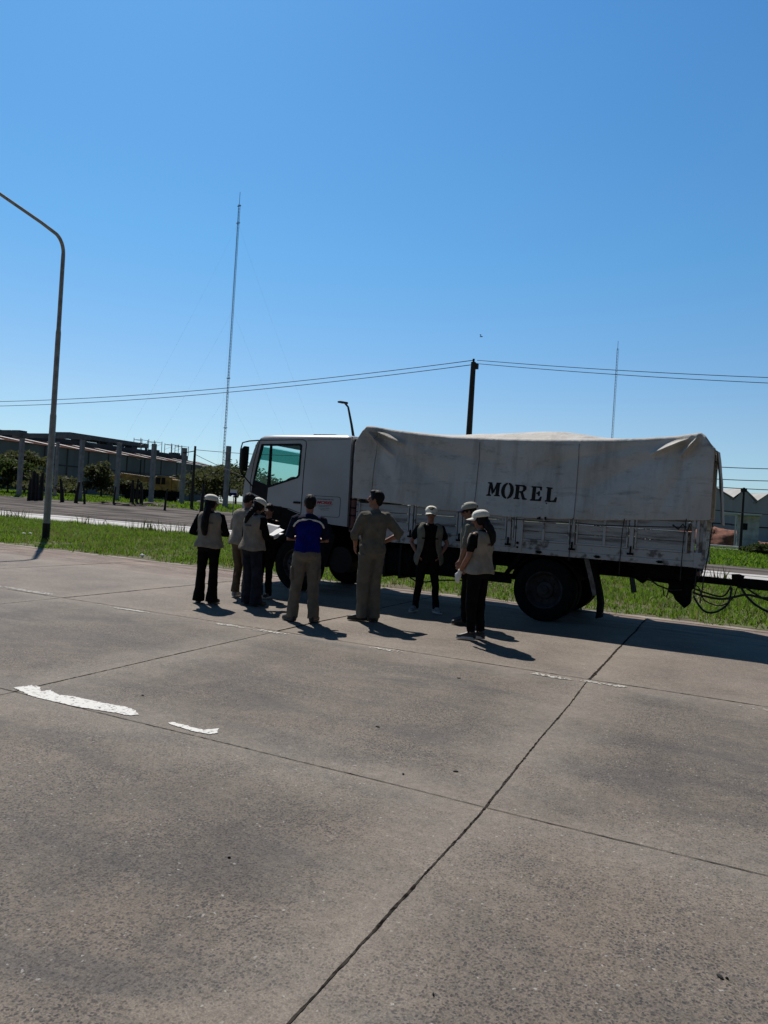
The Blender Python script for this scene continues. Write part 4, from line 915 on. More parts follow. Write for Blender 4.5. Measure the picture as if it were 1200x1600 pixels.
    # ---- trousers
    b = MB(); tl = o.get('tl', .014); b.loft([(t, cx, cy, rx, ry) for (t, cx, cy, rx, ry) in torso_rings(.010 + o.get('hipadd', 0), .84, 1.03)] , 22, 2.4)
    hem = o.get('hem', .062); kn = o.get('kn', .066)
    for k in (-1, 1):
        a = ANK[k] + Vector((0, -.005, o.get('hemz', -.045)))
        b.tube([HIP[k], lerp(HIP[k], KN[k], .45), KN[k], lerp(KN[k], ANK[k], .5), a], [.092 + tl, .078 + tl, kn, (kn + hem) / 2 - .004, hem], 14, 'flat')
    remesh_build(b, 'trousers', M[o['pants']], root, .012, 3, o.get('pw', .009) * 1.35, 12, (1, 1, .6))
    if o.get('belt'):
        b = MB(); b.loft([(t, cx, cy, rx + .006, ry + .006) for (t, cx, cy, rx, ry) in ((1.0, *torso_rings(.014, 1.0, 1.06)[0][1:]), (1.035, *torso_rings(.013, 1.0, 1.06)[0][1:]))], 24, 2.4); b.build('belt', M['black'], root, local=True, smooth=True)
    if o.get('cargo'):
        for k in (-1, 1):
            c = lerp(HIP[k], KN[k], .62) + Vector((k * .085, 0, 0)); p = MB(); p.loft([(c.z - .09, c.x, c.y, .018, .065), (c.z - .08, c.x, c.y, .024, .075), (c.z + .07, c.x, c.y, .022, .075), (c.z + .09, c.x, c.y, .016, .07)], 14, 4); p.build('cargo_pocket', M[o['pants']], root, local=True, smooth='all')
    # ---- shoes
    for k in (-1, 1):
        fx, fy, fa = FT[k]; R_ = Matrix.Rotation(rad(fa), 4, 'Z'); T_ = Matrix.Translation((fx, fy, 0)) @ R_
        b = MB(); b.loft([(-.075, 0, .04, .018, .025), (-.068, 0, .045, .034, .04), (-.02, 0, .055, .040, .055), (.03, 0, .055, .040, .052), (.08, 0, .045, .042, .04), (.13, 0, .036, .043, .032), (.17, 0, .032, .036, .026), (.192, 0, .028, .018, .018)], 16, 2.6, 'y')
        b.tube([(0, -.02, .07), (0, -.02, .12)], [.042, .040], 12); up_ = b.build('shoe', M[o.get('shoe', 'leather')], root, local=True, smooth='all', xf=T_)
        b = MB(); b.loft([(0.0, 0, .06, .042, .135), (.005, 0, .06, .046, .139), (.022 + o.get('soleh', 0), 0, .06, .044, .137), (.026 + o.get('soleh', 0), 0, .06, .038, .13)], 22, 2.6); b.build('sole', M[o.get('sole', 'leather')], up_, local=True, smooth='all', xf=T_)
    # ---- vest: an open shell around the trunk
    if o.get('vest'):
        zs = [o.get('vz0', .88), .94, 1.0, 1.08, 1.16, 1.25, 1.33, 1.39, 1.43, 1.455]; gap = o.get('gap', [12] * 10); off = o.get('voff', .030); n = 44
        b = MB(); tr_ = torso_rings(off, .8, 1.48)
        def at_z(z):
            zz = max(tr_[0][0], min(tr_[-1][0], z))
            for p, q in zip(tr_[:-1], tr_[1:]):
                if zz <= q[0]: t = (zz - p[0]) / (q[0] - p[0]); return [p[i] + (q[i] - p[i]) * t for i in range(5)]
            return list(tr_[-1])
        for j, z in enumerate(zs):
            r_ = at_z(z if z < 1.40 else min(z, 1.47)); g_ = rad(gap[j]); fl = max(0, (1.02 - z)) * o.get('flare', .25)
            for i in range(n):
                a = math.pi / 2 + g_ + (2 * math.pi - 2 * g_) * i / (n - 1); c, q = math.cos(a), math.sin(a); e = 2.4
                rx, ry = r_[3] + fl, r_[4] + fl
                x = r_[1] + rx * math.copysign(abs(c) ** (2 / e), c); y = r_[2] + ry * math.copysign(abs(q) ** (2 / e), q)
                x += .004 * math.sin(a * 9 + z * 9); zz = z - (o.get('frontdrop', 0) * math.exp(-((min(i, n - 1 - i)) / 7.) ** 2) if j == 0 else 0)
                zo = .012 * math.sin(a * 3 + 1) if j == 0 else 0
                if j >= 7: zz = z + .012 * abs(c)        # shoulders sit on the shirt
                b.v.append((x, y, zz + zo))
        # armholes: leave faces out where the arms pass
        for j in range(len(zs) - 1):
            for i in range(n - 1):
                a = math.pi / 2 + (2 * math.pi) * (i + .5) / (n - 1); side_ = abs(math.cos(a)) > .93
                if side_ and zs[j] >= 1.25 and zs[j + 1] <= 1.44: continue
                b.f.append((j * n + i, j * n + i + 1, (j + 1) * n + i + 1, (j + 1) * n + i))
        v = b.build('vest', M[o['vest']], root, local=True, smooth='all'); md = v.modifiers.new('s', 'SOLIDIFY'); md.thickness = .008; md.offset = 1
        sd_ = v.modifiers.new('u', 'SUBSURF'); sd_.levels = 1; sd_.render_levels = 1
        me = v.data
        for vv in me.vertices:
            p = vv.co * 11; vv.co += vv.normal * (noise.noise(Vector((p.x, p.y, p.z * .8)) + Vector((height * 9, 0, 0))) * .010 + abs(noise.noise(p * .7)) * .006)
        # shoulder yokes
        for k in (-1, 1):
            y_ = MB(); A = sh((k * .075, -.01, 1.475)); B = sh((k * (sx - .01), -.01, 1.450)); y_.ell((A + B) / 2 + Vector((0, -.003, -.012)), (abs(B.x - A.x) / 2 + .012, .092, .030)); y_.build('vest_shoulder', M[o['vest']], v, local=True, smooth='all')
        if o.get('print'):
            r_ = at_z(1.30); pm = MB(); zt = 1.315; x = -.085
            while x < .085:
                w_ = random.uniform(.007, .014); yb = r_[2] - r_[4] - .018 + (.022 * (abs(x) / .085) ** 2)
                for (da, db_) in ((0, .010), (.014, .026)): pm.box(x, x + w_, yb, yb + .006, zt - db_, zt - da)
                x += w_ + .003
            pm.build('back_print', M['inkgrey' if o['print'] == 1 else 'redprint'], v, local=True)
        if o.get('chest'):
            r_ = at_z(1.22); 
            for k in (-1, 1):
                pm = MB(); yb = r_[2] + r_[4] * .80; pm.box(min(k * .075, k * .135), max(k * .075, k * .135), yb + .006, yb + .030, 1.215, 1.235); pm.build('pocket_flap', M['black'], v, local=True)
    # ---- polo details
    if o.get('polo'):
        b = MB(); rr = torso_rings(.018, 1.25, 1.45)
        b.loft([(1.392, *rr[0][1:3], rr[0][3] + .004, rr[0][4] + .004), (1.415, *rr[1][1:3], rr[1][3] + .004, rr[1][4] + .004), (1.447, *rr[2][1:3], rr[2][3] + .012, rr[2][4] + .010), (1.478, sh((0, 0, 1.47)).x, sh((0, 0, 1.47)).y, .078, .07)], 24, 2.3)
        for k in (-1, 1): b.tube([SHL[k] + Vector((-k * .02, 0, 0)), SHL[k], lerp(SHL[k], EL[k], .5), lerp(SHL[k], EL[k], .93)], [.078, .076, .067, .066], 14, 'flat')
        remesh_build(b, 'polo_yoke', M['navy'], root, .010, 3, .004, 13)
        b = MB()
        for k in (-1, 1): b.tube([sh((0, -.128, 1.412)), sh((k * .09, -.125, 1.402)), sh((k * .145, -.108, 1.385)), sh((k * .185, -.095, 1.350)), sh((k * .205, -.08, 1.31))], .013, 8, 'round')
        b.build('polo_stripe', M['white'], root, local=True, smooth='all')
    # ---- gloves
    if o.get('glove'):
        for k in o['glove']:
            d = (WR[k] - EL[k]).normalized(); hd = Vector(o.get('hdL' if k < 0 else 'hdR', d)).normalized(); pn = Vector(o.get('pnL' if k < 0 else 'pnR', (-k, 0, 0))); wv = hd.cross(pn).normalized(); pn = wv.cross(hd).normalized(); HMx = Matrix((wv, hd, pn)).transposed()
            b = MB(); b.tube([WR[k] - d * .035, WR[k] + hd * .01], [.036, .032], 12, 'flat'); b.ell(WR[k] + hd * .05, (.046, .058, .023), HMx); curl = o.get('curl', .35)
            for off, ln in ((-.030, .072), (-.010, .082), (.010, .077), (.029, .062)):
                p0 = WR[k] + hd * .085 + wv * off; p1 = p0 + (hd + pn * curl * .6).normalized() * ln * .5; p2 = p1 + (hd + pn * curl * 1.9).normalized() * ln * .5
                b.tube([p0 - hd * .02, p0, p1, p2], [.013, .0125, .012, .0105], 7, 'round')
            t0 = WR[k] + hd * .03 - wv * .032; b.tube([t0, t0 - wv * .022 + hd * .03 + pn * .01, t0 - wv * .024 + hd * .06 + pn * .022], [.015, .014, .012], 7, 'round')
            remesh_build(b, 'glove', M['white'], root, .007, 1)
    # ---- cap
    if o.get('cap'):
        cm = M[o['cap']]; b = MB(); vs = []; n = 24; rows_ = [(0, 1.0), (.25, .985), (.5, .93), (.72, .80), (.88, .60), (.97, .33), (1.0, .06)]
        for t, r_ in rows_:
            for i in range(n): a = 2 * math.pi * i / n; vs.append(hl(.103 * r_ * math.cos(a), -.020 + .122 * r_ * math.sin(a), .035 + .104 * t))
        m_ = len(rows_); b.add(vs, [(i * n + k, i * n + (k + 1) % n, (i + 1) * n + (k + 1) % n, (i + 1) * n + k) for i in range(m_ - 1) for k in range(n)] + [tuple(range((m_ - 1) * n, m_ * n))])
        c_ = b.build('cap', cm, root, local=True, smooth='all'); md = c_.modifiers.new('s', 'SOLIDIFY'); md.thickness = .004
        b = MB(); vs = []; 
        for j in range(5):
            q = j / 4
            for i in range(11):
                a = rad(28 + 124 * i / 10); r_ = 1 + .02 * q; vs.append(hl(.101 * math.cos(a) * (1 + .02 * q), -.018 + .117 * math.sin(a) + .085 * q * math.sin(a) ** 1.3, .044 - .018 * q - .020 * (math.cos(a) ** 2) * (1 + q)))
        b.add(vs, [(j * 11 + i, j * 11 + i + 1, (j + 1) * 11 + i + 1, (j + 1) * 11 + i) for j in range(4) for i in range(10)])
        br = b.build('cap_brim', M[o.get('brim', o['cap'])], c_, local=True, smooth='all'); md = br.modifiers.new('s', 'SOLIDIFY'); md.thickness = .005
        if o.get('logo'): e = MB(); e.ell(hl(0, .094, .092), (.026, .012, .020), HM); e.build('cap_badge', M['olive'], c_, local=True, smooth='all')
        if o.get('strap', 1): e = MB(); e.ell(hl(0, -.136, .058), (.032, .010, .020), HM); e.build('cap_opening', M['hair'], c_, local=True, smooth='all')
    return root, s, hl
M['redprint'] = mat('faded_red_lettering', (.07, .022, .022), .8, var=.2)

def gpt(px, py): p = onground(px, py); return (p.x, p.y)
TAILB = [(-.03, -.13, 1.50), (-.045, -.175, 1.36), (-.05, -.18, 1.24), (-.045, -.17, 1.14)]
# woman on the left, seen from behind
person('woman with long dark hair down her beige vest and black flared trousers, leftmost person', gpt(321, 943), -14, 1.66, dict(fem=1, ftL=(-.125, .03, 18), ftR=(.10, -.02, -25), elL=(-.275, -.04, 1.13), elR=(.275, -.01, 1.13), haL=(-.13, .2, 1.12), haR=(.12, .22, 1.14), head=(-58, 6, 0), hair='long', tail=TAILB, tailr=[.06, .055, .058, .06, .045], shirt='black', pants='black', hem=.098, kn=.068, hemz=-.06, tl=.006, vest='beige', vz0=.90, print=1, cap='capwhite', shoe='leather', wide=1.06))
# bare-headed man behind
person('bare-headed man in beige bending forward behind the woman in dark jeans', gpt(373, 934), -42, 1.74, dict(ftL=(-.10, .02, 15), ftR=(.12, .02, -15), elL=(-.27, .04, 1.15), elR=(.26, .05, 1.15), haL=(-.1, .28, 1.12), haR=(.1, .28, 1.12), head=(-15, 32, 0), neck=(0, .05, -.01), lean=(0, .06, 0), shirt='beige2', loose=.012, vest='beige', voff=.04, pants='brown', hem=.07, sole='sole', shoe='greylace', hemz=-.01))
# woman with papers
wpos = gpt(389, 946)
w3, w3s, _ = person('woman in off-white cap, beige vest and dark jeans holding white papers', wpos, -48, 1.655, dict(fem=1, ftL=(-.08, .02, 12), ftR=(.12, .03, -18), elL=(-.25, .02, 1.12), elR=(.255, .06, 1.12), haL=(-.05, .29, 1.13), haR=(.10, .32, 1.10), hdL=(.3, 1, .1), hdR=(-.1, 1, .15), pnL=(0, 0, 1), pnR=(0, 0, 1), glove=(1, -1), head=(-12, 28, 0), neck=(0, .05, -.01), lean=(0, .04, 0), hair='long', tail=[(0, -.12, 1.52), (-.03, -.16, 1.44), (-.06, -.15, 1.36)], tailr=[.055, .05, .05, .035], shirt='black', pants='navyjean', hem=.10, kn=.088, hemz=-.06, tl=.012, vest='beige', vz0=.90, flare=.22, print=1, cap='capwhite', wide=1.08, shoe='leather'))
# the papers
rzw = w3.rotation_euler.z
def wl2(p): q = Matrix.Rotation(rzw, 3, 'Z') @ (Vector(p) * w3s); return Vector((wpos[0], wpos[1], .013)) + q
pe = empty('paper_stack', wl2((0.03, .40, 1.16)), 'loose white papers held open by the woman in jeans', 'papers')
for (dx, dz, ang, tilt, L1, W1) in ((0, 0, 10, 18, .30, .21), (.02, .02, -16, 34, .30, .21), (-.03, .05, 30, 52, .28, .2)):
    b = MB(); c = wl2((.03 + dx, .40, 1.165 + dz)); R_ = Matrix.Rotation(rzw + rad(ang), 4, 'Z') @ Matrix.Rotation(rad(tilt), 4, 'X'); nx_ = 8
    vs = [c + R_.to_3x3() @ Vector((W1 * (i / nx_ - .5), L1 * (j / nx_ - .5), .025 * math.sin(i / nx_ * 3 + j / nx_ * 2))) for j in range(nx_ + 1) for i in range(nx_ + 1)]
    b.add(vs, [(j * (nx_ + 1) + i, j * (nx_ + 1) + i + 1, (j + 1) * (nx_ + 1) + i + 1, (j + 1) * (nx_ + 1) + i) for j in range(nx_) for i in range(nx_)])
    o_ = b.build('sheet', M['paper'], pe, smooth='all'); md = o_.modifiers.new('s', 'SOLIDIFY'); md.thickness = .0015
# person opposite, hidden behind her
person('person in dark clothes beside the truck door, mostly hidden behind the papers', gpt(413, 934), 140, 1.58, dict(ftL=(-.10, .02, 15), ftR=(.12, .02, -15), elL=(-.24, .05, 1.14), elR=(.24, .05, 1.14), haL=(-.08, .25, 1.1), haR=(.08, .25, 1.1), head=(10, 18, 0), shirt='black', pants='black', shoe='leather', sole='sole'))
# man in the blue polo
person('man in royal blue polo and beige cargo trousers, back turned, arms folded', gpt(473, 972), 2, 1.74, dict(ftL=(-.155, .02, 38), ftR=(.135, -.03, -24), elL=(-.265, .02, 1.13), elR=(.265, .02, 1.13), haL=(.08, .21, 1.17), haR=(-.08, .23, 1.13), head=(0, 4, 0), shirt='blue', sl='short', shirtz=.90, pants='cargo', hem=.078, kn=.078, cargo=1, polo=1, tl=.02, hipadd=.008, hemz=-.035, skin='skin2', pw=.010, wide=1.02))
# tall man in khaki
person('tall dark-haired man in khaki shirt and trousers with hands on hips', gpt(574, 971), 30, 1.87, dict(wide=.93, ftL=(-.075, .03, 50), ftR=(.075, -.03, 10), elL=(-.245, .05, 1.15), elR=(.355, -.12, 1.18), haL=(-.19, .12, 1.0), haR=(.20, .03, 1.06), hdL=(.25, .5, -.8), hdR=(-.6, .3, -.5), pnL=(1, 0, 0), pnR=(-1, 0, 0), head=(48, -4, 0), shirt='khaki', loose=.014, sl='rolled', shirtz=.90, pants='khaki', hem=.080, kn=.080, tl=.014, hemz=-.045, belt=1, skin='skin2', pw=.009, lean=(.0, -.03, 0), shoe='leather'))
# man facing the camera
person('man facing the camera in off-white cap and open vest over black shirt', gpt(664, 957), 184, 1.70, dict(ftL=(-.17, .04, 25), ftR=(.17, .0, -28), elL=(-.30, -.04, 1.15), elR=(.30, -.06, 1.15), haL=(-.20, .06, .97), haR=(.20, .06, .97), head=(-4, 6, 0), shirt='black', sl='short', pants='black', hem=.055, kn=.066, hemz=-.03, vest='olive', voff=.038, vz0=.86, frontdrop=.10, flare=.4, gap=[44, 36, 31, 27, 23, 20, 20, 25, 36, 52], chest=1, cap='capwhite', logo=1, shoe='greylace', sole='sole', skin='skin'))
# man behind the woman on the right
person('man in grey-olive cap, half hidden behind the woman with white-soled trainers', gpt(729, 976), 84, 1.78, dict(ftL=(-.09, .02, 12), ftR=(.10, .05, -12), elL=(-.22, .06, 1.14), elR=(.22, .08, 1.14), haL=(-.19, .12, .92), haR=(.19, .16, .92), head=(2, 12, 0), neck=(0, .04, 0), shirt='olive', loose=.01, sl='elbow', pants='black', hem=.062, vest='olive', cap='capgrey', brim='navy', lean=(0, .03, 0), shoe='leather'))
# woman on the right
person('woman with dark ponytail, beige vest, white glove and white-soled trainers, rightmost person', gpt(741, 1000), 58, 1.665, dict(fem=1, ftL=(-.07, .02, 28), ftR=(.10, -.02, 10), elL=(-.235, .03, 1.12), elR=(.22, .06, 1.12), haL=(-.20, .17, .90), haR=(.17, .24, .96), hdL=(.05, .35, -.9), pnL=(1, 0, 0), glove=(-1,), head=(30, 10, 0), neck=(0, .035, 0), hair='long', tail=[(0, -.12, 1.53), (.02, -.165, 1.45), (.03, -.17, 1.36), (.03, -.15, 1.30)], tailr=[.05, .055, .055, .045, .03], shirt='black', sl='short', pants='black', hem=.056, kn=.078, tl=.014, hemz=.02, vest='beige', vz0=.90, flare=.15, print=2, cap='capwhite', strap=0, shoe='leather', sole='sole', soleh=.012, skin='skin2', wide=1.08, hipadd=.006))
#PART4

# ================================================================== BACKGROUND
M['galv'] = mat('weathered_pole_paint', (.34, .33, .31), .6, c2=(.22, .21, .20), scale=5, metal=.1)
M['darkwood'] = mat('dark_wood_pole', (.028, .024, .02), .9, var=.4, scale=6, stretch=(1, 1, .1))
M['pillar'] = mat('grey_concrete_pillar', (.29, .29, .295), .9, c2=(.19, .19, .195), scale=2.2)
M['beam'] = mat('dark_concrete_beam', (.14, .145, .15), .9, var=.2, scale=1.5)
M['steelred'] = mat('faded_red_steel', (.16, .10, .10), .6, c2=(.11, .075, .08), scale=.2)
M['wire'] = mat('dark_cable', (.02, .02, .025), .7, var=.2)
M['shedwall'] = mat('dark_shed_sheet', (.17, .182, .19), .8, c2=(.115, .122, .13), scale=.25, stretch=(1, 1, .3))
M['shedroof'] = mat('rusty_red_roof_sheet', (.085, .046, .038), 1, c2=(.055, .034, .030), scale=.3, spec=0)
M['monitor'] = mat('dark_roof_monitor', (.06, .062, .068), .8, var=.3, scale=.3)
M['lightsheet'] = mat('pale_roof_panel', (.42, .42, .42), .5, c2=(.26, .25, .25), scale=.6)
M['greyshed'] = mat('blue_grey_shed_cladding', (.46, .48, .53), .6, c2=(.36, .375, .42), scale=.35, stretch=(1, 1, .1))
M['greyroof'] = mat('pale_grey_shed_roof', (.36, .35, .33), .7, c2=(.22, .21, .20), scale=.4)
M['boothwall'] = mat('weathered_white_wall', (.58, .58, .56), .85, c2=(.34, .34, .33), scale=1.6)
M['boothroof'] = mat('pale_green_roof_slab', (.45, .55, .50), .7, c2=(.30, .40, .36), scale=1.)
M['rubble'] = mat('red_brown_earth', (.26, .105, .065), .95, c2=(.10, .045, .033), scale=1.6, bump=1., bscale=4)
M['yellow'] = mat('faded_yellow_paint', (.48, .27, .05), .55, c2=(.20, .11, .025), scale=1.6)
M['post'] = mat('black_weathered_post', (.018, .016, .014), .9, var=.4, scale=5)
M['leaf'] = mat('tree_leaf', (.065, .080, .030), .7, c2=(.024, .032, .014), scale=.35, island=.5, trans=(.06, .085, .02), spec=.2)
M['leafdry'] = mat('dusty_tree_leaf', (.10, .10, .058), .7, c2=(.042, .046, .026), scale=.35, island=.5, trans=(.08, .09, .03), spec=.2)
M['bark'] = mat('tree_bark', (.045, .036, .028), .9, var=.4, scale=5, bump=.6)

# ---- near lamp post (arm reaches over the road)
lp = empty('lamp_post', (-19.26, 15.75, 0), 'tall grey lamp post with bent arm standing in the near grass strip', 'lamp post')
b = MB(); bx_, by_ = -19.26, 15.75
pts = [(bx_, by_, .0), (bx_, by_, 3.9), (bx_, by_, 4.0), (bx_, by_, 6.5), (bx_, by_, 6.6), (bx_, by_, 8.85)] + [(bx_, by_ - .42 + .42 * math.cos(a), 8.95 + .55 * math.sin(a)) for a in np.linspace(.1, 1.32, 9)]
rs = [.105, .095, .082, .078, .066, .06] + [.055] * 9
pts += [(bx_, 14.9, 9.62), (bx_, 13.5, 9.90), (bx_, 12.75, 10.02)]; rs += [.05, .046, .042]
b.tube(pts, rs, 14); b.build('pole', M['galv'], lp, smooth=True)
b = MB(); b.tube([(bx_, by_, 0), (bx_, by_, .55)], .112, 14); b.tube([(bx_, by_, 0), (bx_, by_, .06)], .17, 12); b.build('painted_foot', M['post'], lp, smooth=True)
b = MB(); b.loft([(11.95, bx_, 10.05, .05, .03), (12.05, bx_, 10.06, .13, .06), (12.5, bx_, 10.07, .15, .075), (12.8, bx_, 10.04, .07, .055)], 16, 2.6, 'y'); b.build('lamp_head', M['galv'], lp, smooth=True)

# ---- distant small lamp behind the cab
P1 = at(551, 690, 34); gl_ = Vector((P1.x, P1.y, 0)); P2 = at(539, 630, 34)
l2 = empty('street_lamp', gl_, 'small distant street lamp with a short angled head behind the truck cab', 'street lamp')
b = MB(); P3 = at(544, 636, 34); b.tube([gl_, at(552.5, 684, 34), at(549, 662, 34), P3, P2], [.09, .07, .06, .05, .05], 8); b.build('pole', M['darkwood'], l2, smooth=True)
b = MB(); b.loft([(P2.x - .36, P2.y, P2.z + .06, .08, .04), (P2.x - .2, P2.y, P2.z + .05, .13, .06), (P2.x + .12, P2.y, P2.z + .01, .09, .05)], 12, 3, 'x'); b.build('lamp_head', M['darkwood'], l2, smooth=True)

# ---- utility pole with the long wires
P1 = at(733, 675, 30); P2 = at(739, 566, 30); up_ = empty('utility_pole', (P1.x, P1.y, 0), 'thick black utility pole rising behind the canvas cover, carrying two wires', 'utility pole')
b = MB(); b.tube([(P1.x, P1.y, 0), (P1.x, P1.y, P1.z), (P1.x, P1.y, P2.z)], [.16, .125, .105], 12); b.build('pole', M['darkwood'], up_, smooth=True)
b = MB(); b.box(P1.x - .02, P1.x + .20, P1.y - .1, P1.y + .1, P2.z - .28, P2.z - .06); b.tube([(P1.x, P1.y, P2.z), (P1.x, P1.y, P2.z + .14)], .05, 8); b.build('crosshead', M['darkwood'], up_)
top = Vector((P1.x, P1.y, P2.z))
def wire(a, c, sag, r, par, n=30):
    b = MB(); a = Vector(a); c = Vector(c); b.tube([a.lerp(c, i / n) - Vector((0, 0, sag * 4 * (i / n) * (1 - i / n))) for i in range(n + 1)], r, 5); return b.build('wire', M['wire'], par, smooth='all')
for k, (dl, dr) in enumerate((((-160, 628), (1400, 596)), ((-160, 635), (1400, 606)))):
    s0 = top + Vector((-.05, 0, .08 - .18 * k)); s1 = top + Vector((.15, 0, .08 - .14 * k))
    wire(s0, at(dl[0], dl[1], 46), .55, .016, up_); wire(s1, at(dr[0], dr[1], 25), .12, .013, up_)

# ---- radio masts: guyed lattice
def mast(px0, py0, px1, py1, dep, w, label, r, guys=True, extra=True):
    A = at(px0, py0, dep); T = at(px1, py1, dep); base = Vector((A.x, A.y, gz(A.x, A.y))); h = T.z - base.z
    e = empty('radio_mast', base, label, 'radio mast', 'guyed radio masts'); b = MB(); legs = [Vector((w * math.cos(a), w * math.sin(a), 0)) for a in (0.3, 2.4, 4.5)]
    for l in legs: b.tube([base + l, base + l + Vector((0, 0, h * .96))], r, 4)
    n = int(h / (w * 3.2)); 
    for i in range(n):
        z0 = h * .96 * i / n; z1 = h * .96 * (i + 1) / n
        for k in range(3): b.bar(base + legs[k] + Vector((0, 0, z0)), base + legs[(k + 1) % 3] + Vector((0, 0, z1)), r * 1.1, r * 1.1)
    b.tube([base + Vector((0, 0, h * .955)), base + Vector((0, 0, h))], r * 1.6, 5)
    b.build('lattice', M['steelred'], e)
    if extra:
        b = MB()
        for q in (.955, .90, .40, .24): b.bar(base + Vector((-w * 2.2, 0, h * q)), base + Vector((w * 2.2, 0, h * q)), r * 3, r * 5); 
        b.build('antenna_bracket', M['steelred'], e)
    if guys:
        for q, rr in ((.9, .42), (.62, .34), (.35, .26)):
            for a in (.2, 2.3, 4.4):
                b = MB(); G_ = base + Vector((rr * h * math.cos(a), rr * h * math.sin(a), 0)); Tt = base + Vector((0, 0, h * q)); b.tube([Tt.lerp(G_, i / 12) - Vector((0, 0, 3 * 4 * (i / 12) * (1 - i / 12))) for i in range(13)], .012, 3); b.build('guy_wire', M['wire'], e)
mast(348, 735, 370, 300, 300, .42, 'very tall thin lattice radio mast rising above the left of the truck cab', .062)
mast(956, 690, 967, 533, 310, .42, 'shorter thin radio mast visible above the rear half of the canvas cover', .055, guys=False, extra=False)
P2 = at(967, 534, 310); 

# ---- bird
bp = at(752, 526, 60); b = MB(); b.ell(bp, (.14, .05, .04)); b.add([bp + Vector((0, 0, .02)), bp + Vector((-.08, .28, .10)), bp + Vector((.08, .26, .09)), bp + Vector((.06, -.27, .12)), bp + Vector((-.08, -.26, .1))], [(0, 1, 2), (0, 3, 4)])
o_ = b.build('bird', M['post'], None, origin=bp); setp(o_, 'tiny dark bird flying in the clear sky above the truck', 'bird')

# ---- industrial building on the left
DL, DR = 150.0, 216.0
pa = at(-120, 760, 138); pb = at(336, 781, DR); pa.z = pb.z = 0
zb_ = gz(pb.x, pb.y)
dv = (pb - pa); LB = dv.length; dv.normalize(); nv = Vector((-dv.y, dv.x, 0)); nv = nv if nv.dot(pa) > 0 else -nv      # away from camera
bd = empty('factory_shed', (pa + pb) / 2, 'long dark factory shed with rusty red roof strip and raised roof monitor', 'factory')
def W3(u, v, z): return pa + dv * u + nv * v + Vector((0, 0, z))
def bbox(mb, u0, u1, v0, v1, z0, z1): 
    vs = [W3(u, v, z) for z in (z0, z1) for v in (v0, v1) for u in (u0, u1)]; mb.add(vs, [(0, 2, 3, 1), (4, 5, 7, 6), (0, 1, 5, 4), (2, 6, 7, 3), (0, 4, 6, 2), (1, 3, 7, 5)])
b = MB(); bbox(b, 0, LB, 0, .4, 0, 11.4); bbox(b, 0, .4, .4, 22, 0, 11.4); bbox(b, LB - .4, LB, .4, 22, 0, 11.4); bbox(b, 0, LB, 22, 22.4, 0, 11.4); wal = b.build('wall', M['shedwall'], bd)
b = MB(); u = 2
while u < LB: bbox(b, u, u + .25, -.14, -.01, 0, 11.3); u += 6.1
bbox(b, 0, LB, -.20, -.15, 7.2, 7.5); b.build('wall_rib', M['monitor'], wal)
b = MB(); vs = []
b.add([W3(-.5, -.5, 11.42), W3(LB + .5, -.5, 11.42), W3(LB + .5, 8, 12.9), W3(-.5, 8, 12.9), W3(-.5, 14, 12.9), W3(LB + .5, 14, 12.9), W3(LB + .5, 22.6, 11.42), W3(-.5, 22.6, 11.42)], [(0, 1, 2, 3), (3, 2, 5, 4), (4, 5, 6, 7)])
rf_ = b.build('roof', M['shedroof'], bd)
for i in range(12):
    u = 8 + i * LB / 12.3; b = MB(); b.add([W3(u, .0, 11.60), W3(u + 1.5, .0, 11.60), W3(u - 2.3, 7.6, 12.93), W3(u - 3.8, 7.6, 12.93)], [(0, 1, 2, 3)]); b.build('roof_panel', M['lightsheet'], rf_)
b = MB(); bbox(b, -3, LB * .955, 7.9, 14, 12.5, 14.2); mo = b.build('roof_monitor', M['monitor'], bd)
b = MB(); u = 9
while u < LB * .94: b = MB(); bbox(b, u, u + 2.0, 8.4, 11, 14.2, 14.75); b.build('vent_block', M['monitor'], mo); u += 8.6
b = MB(); bbox(b, LB * .47, LB * .78, 9, 16, 14.95, 16.1); uf = b.build('upper_roof', M['beam'], bd)
for q in (.48, .575, .67, .77): b = MB(); bbox(b, LB * q, LB * q + .5, 9.1, 9.6, 14.2, 14.94); b.build('roof_strut', M['monitor'], uf)
for i, px in enumerate((213, 234, 266, 284, 301)):          # light scaffold frames up on the roof
    pass
sc = [LB * q for q in (.735, .795, .875, .925)]
for i, u in enumerate(sc):
    f = empty('scaffold_frame', W3(u, 8.5, 14.2), ('leftmost', 'second from left', 'third from left', 'rightmost')[i] + ' of the thin scaffold frames on the factory roof', 'scaffold', 'scaffold frames on the factory roof')
    b = MB()
    b.tube([W3(u, 8.3, 16.9), W3(u, 10.8, 16.9)], .07, 5)
    for v in (8.3, 10.8):
        for q in (0, 3.0): b.tube([W3(u + q, v, 14.2), W3(u + q, v, 17.4 - i * .1)], .10, 5)
        b.tube([W3(u, v, 16.9), W3(u + 3.0, v, 16.9)], .07, 5); b.tube([W3(u, v, 15.4), W3(u + 3.0, v, 16.6)], .05, 5)
    b.build('frame_tubes', M['galv'], f)

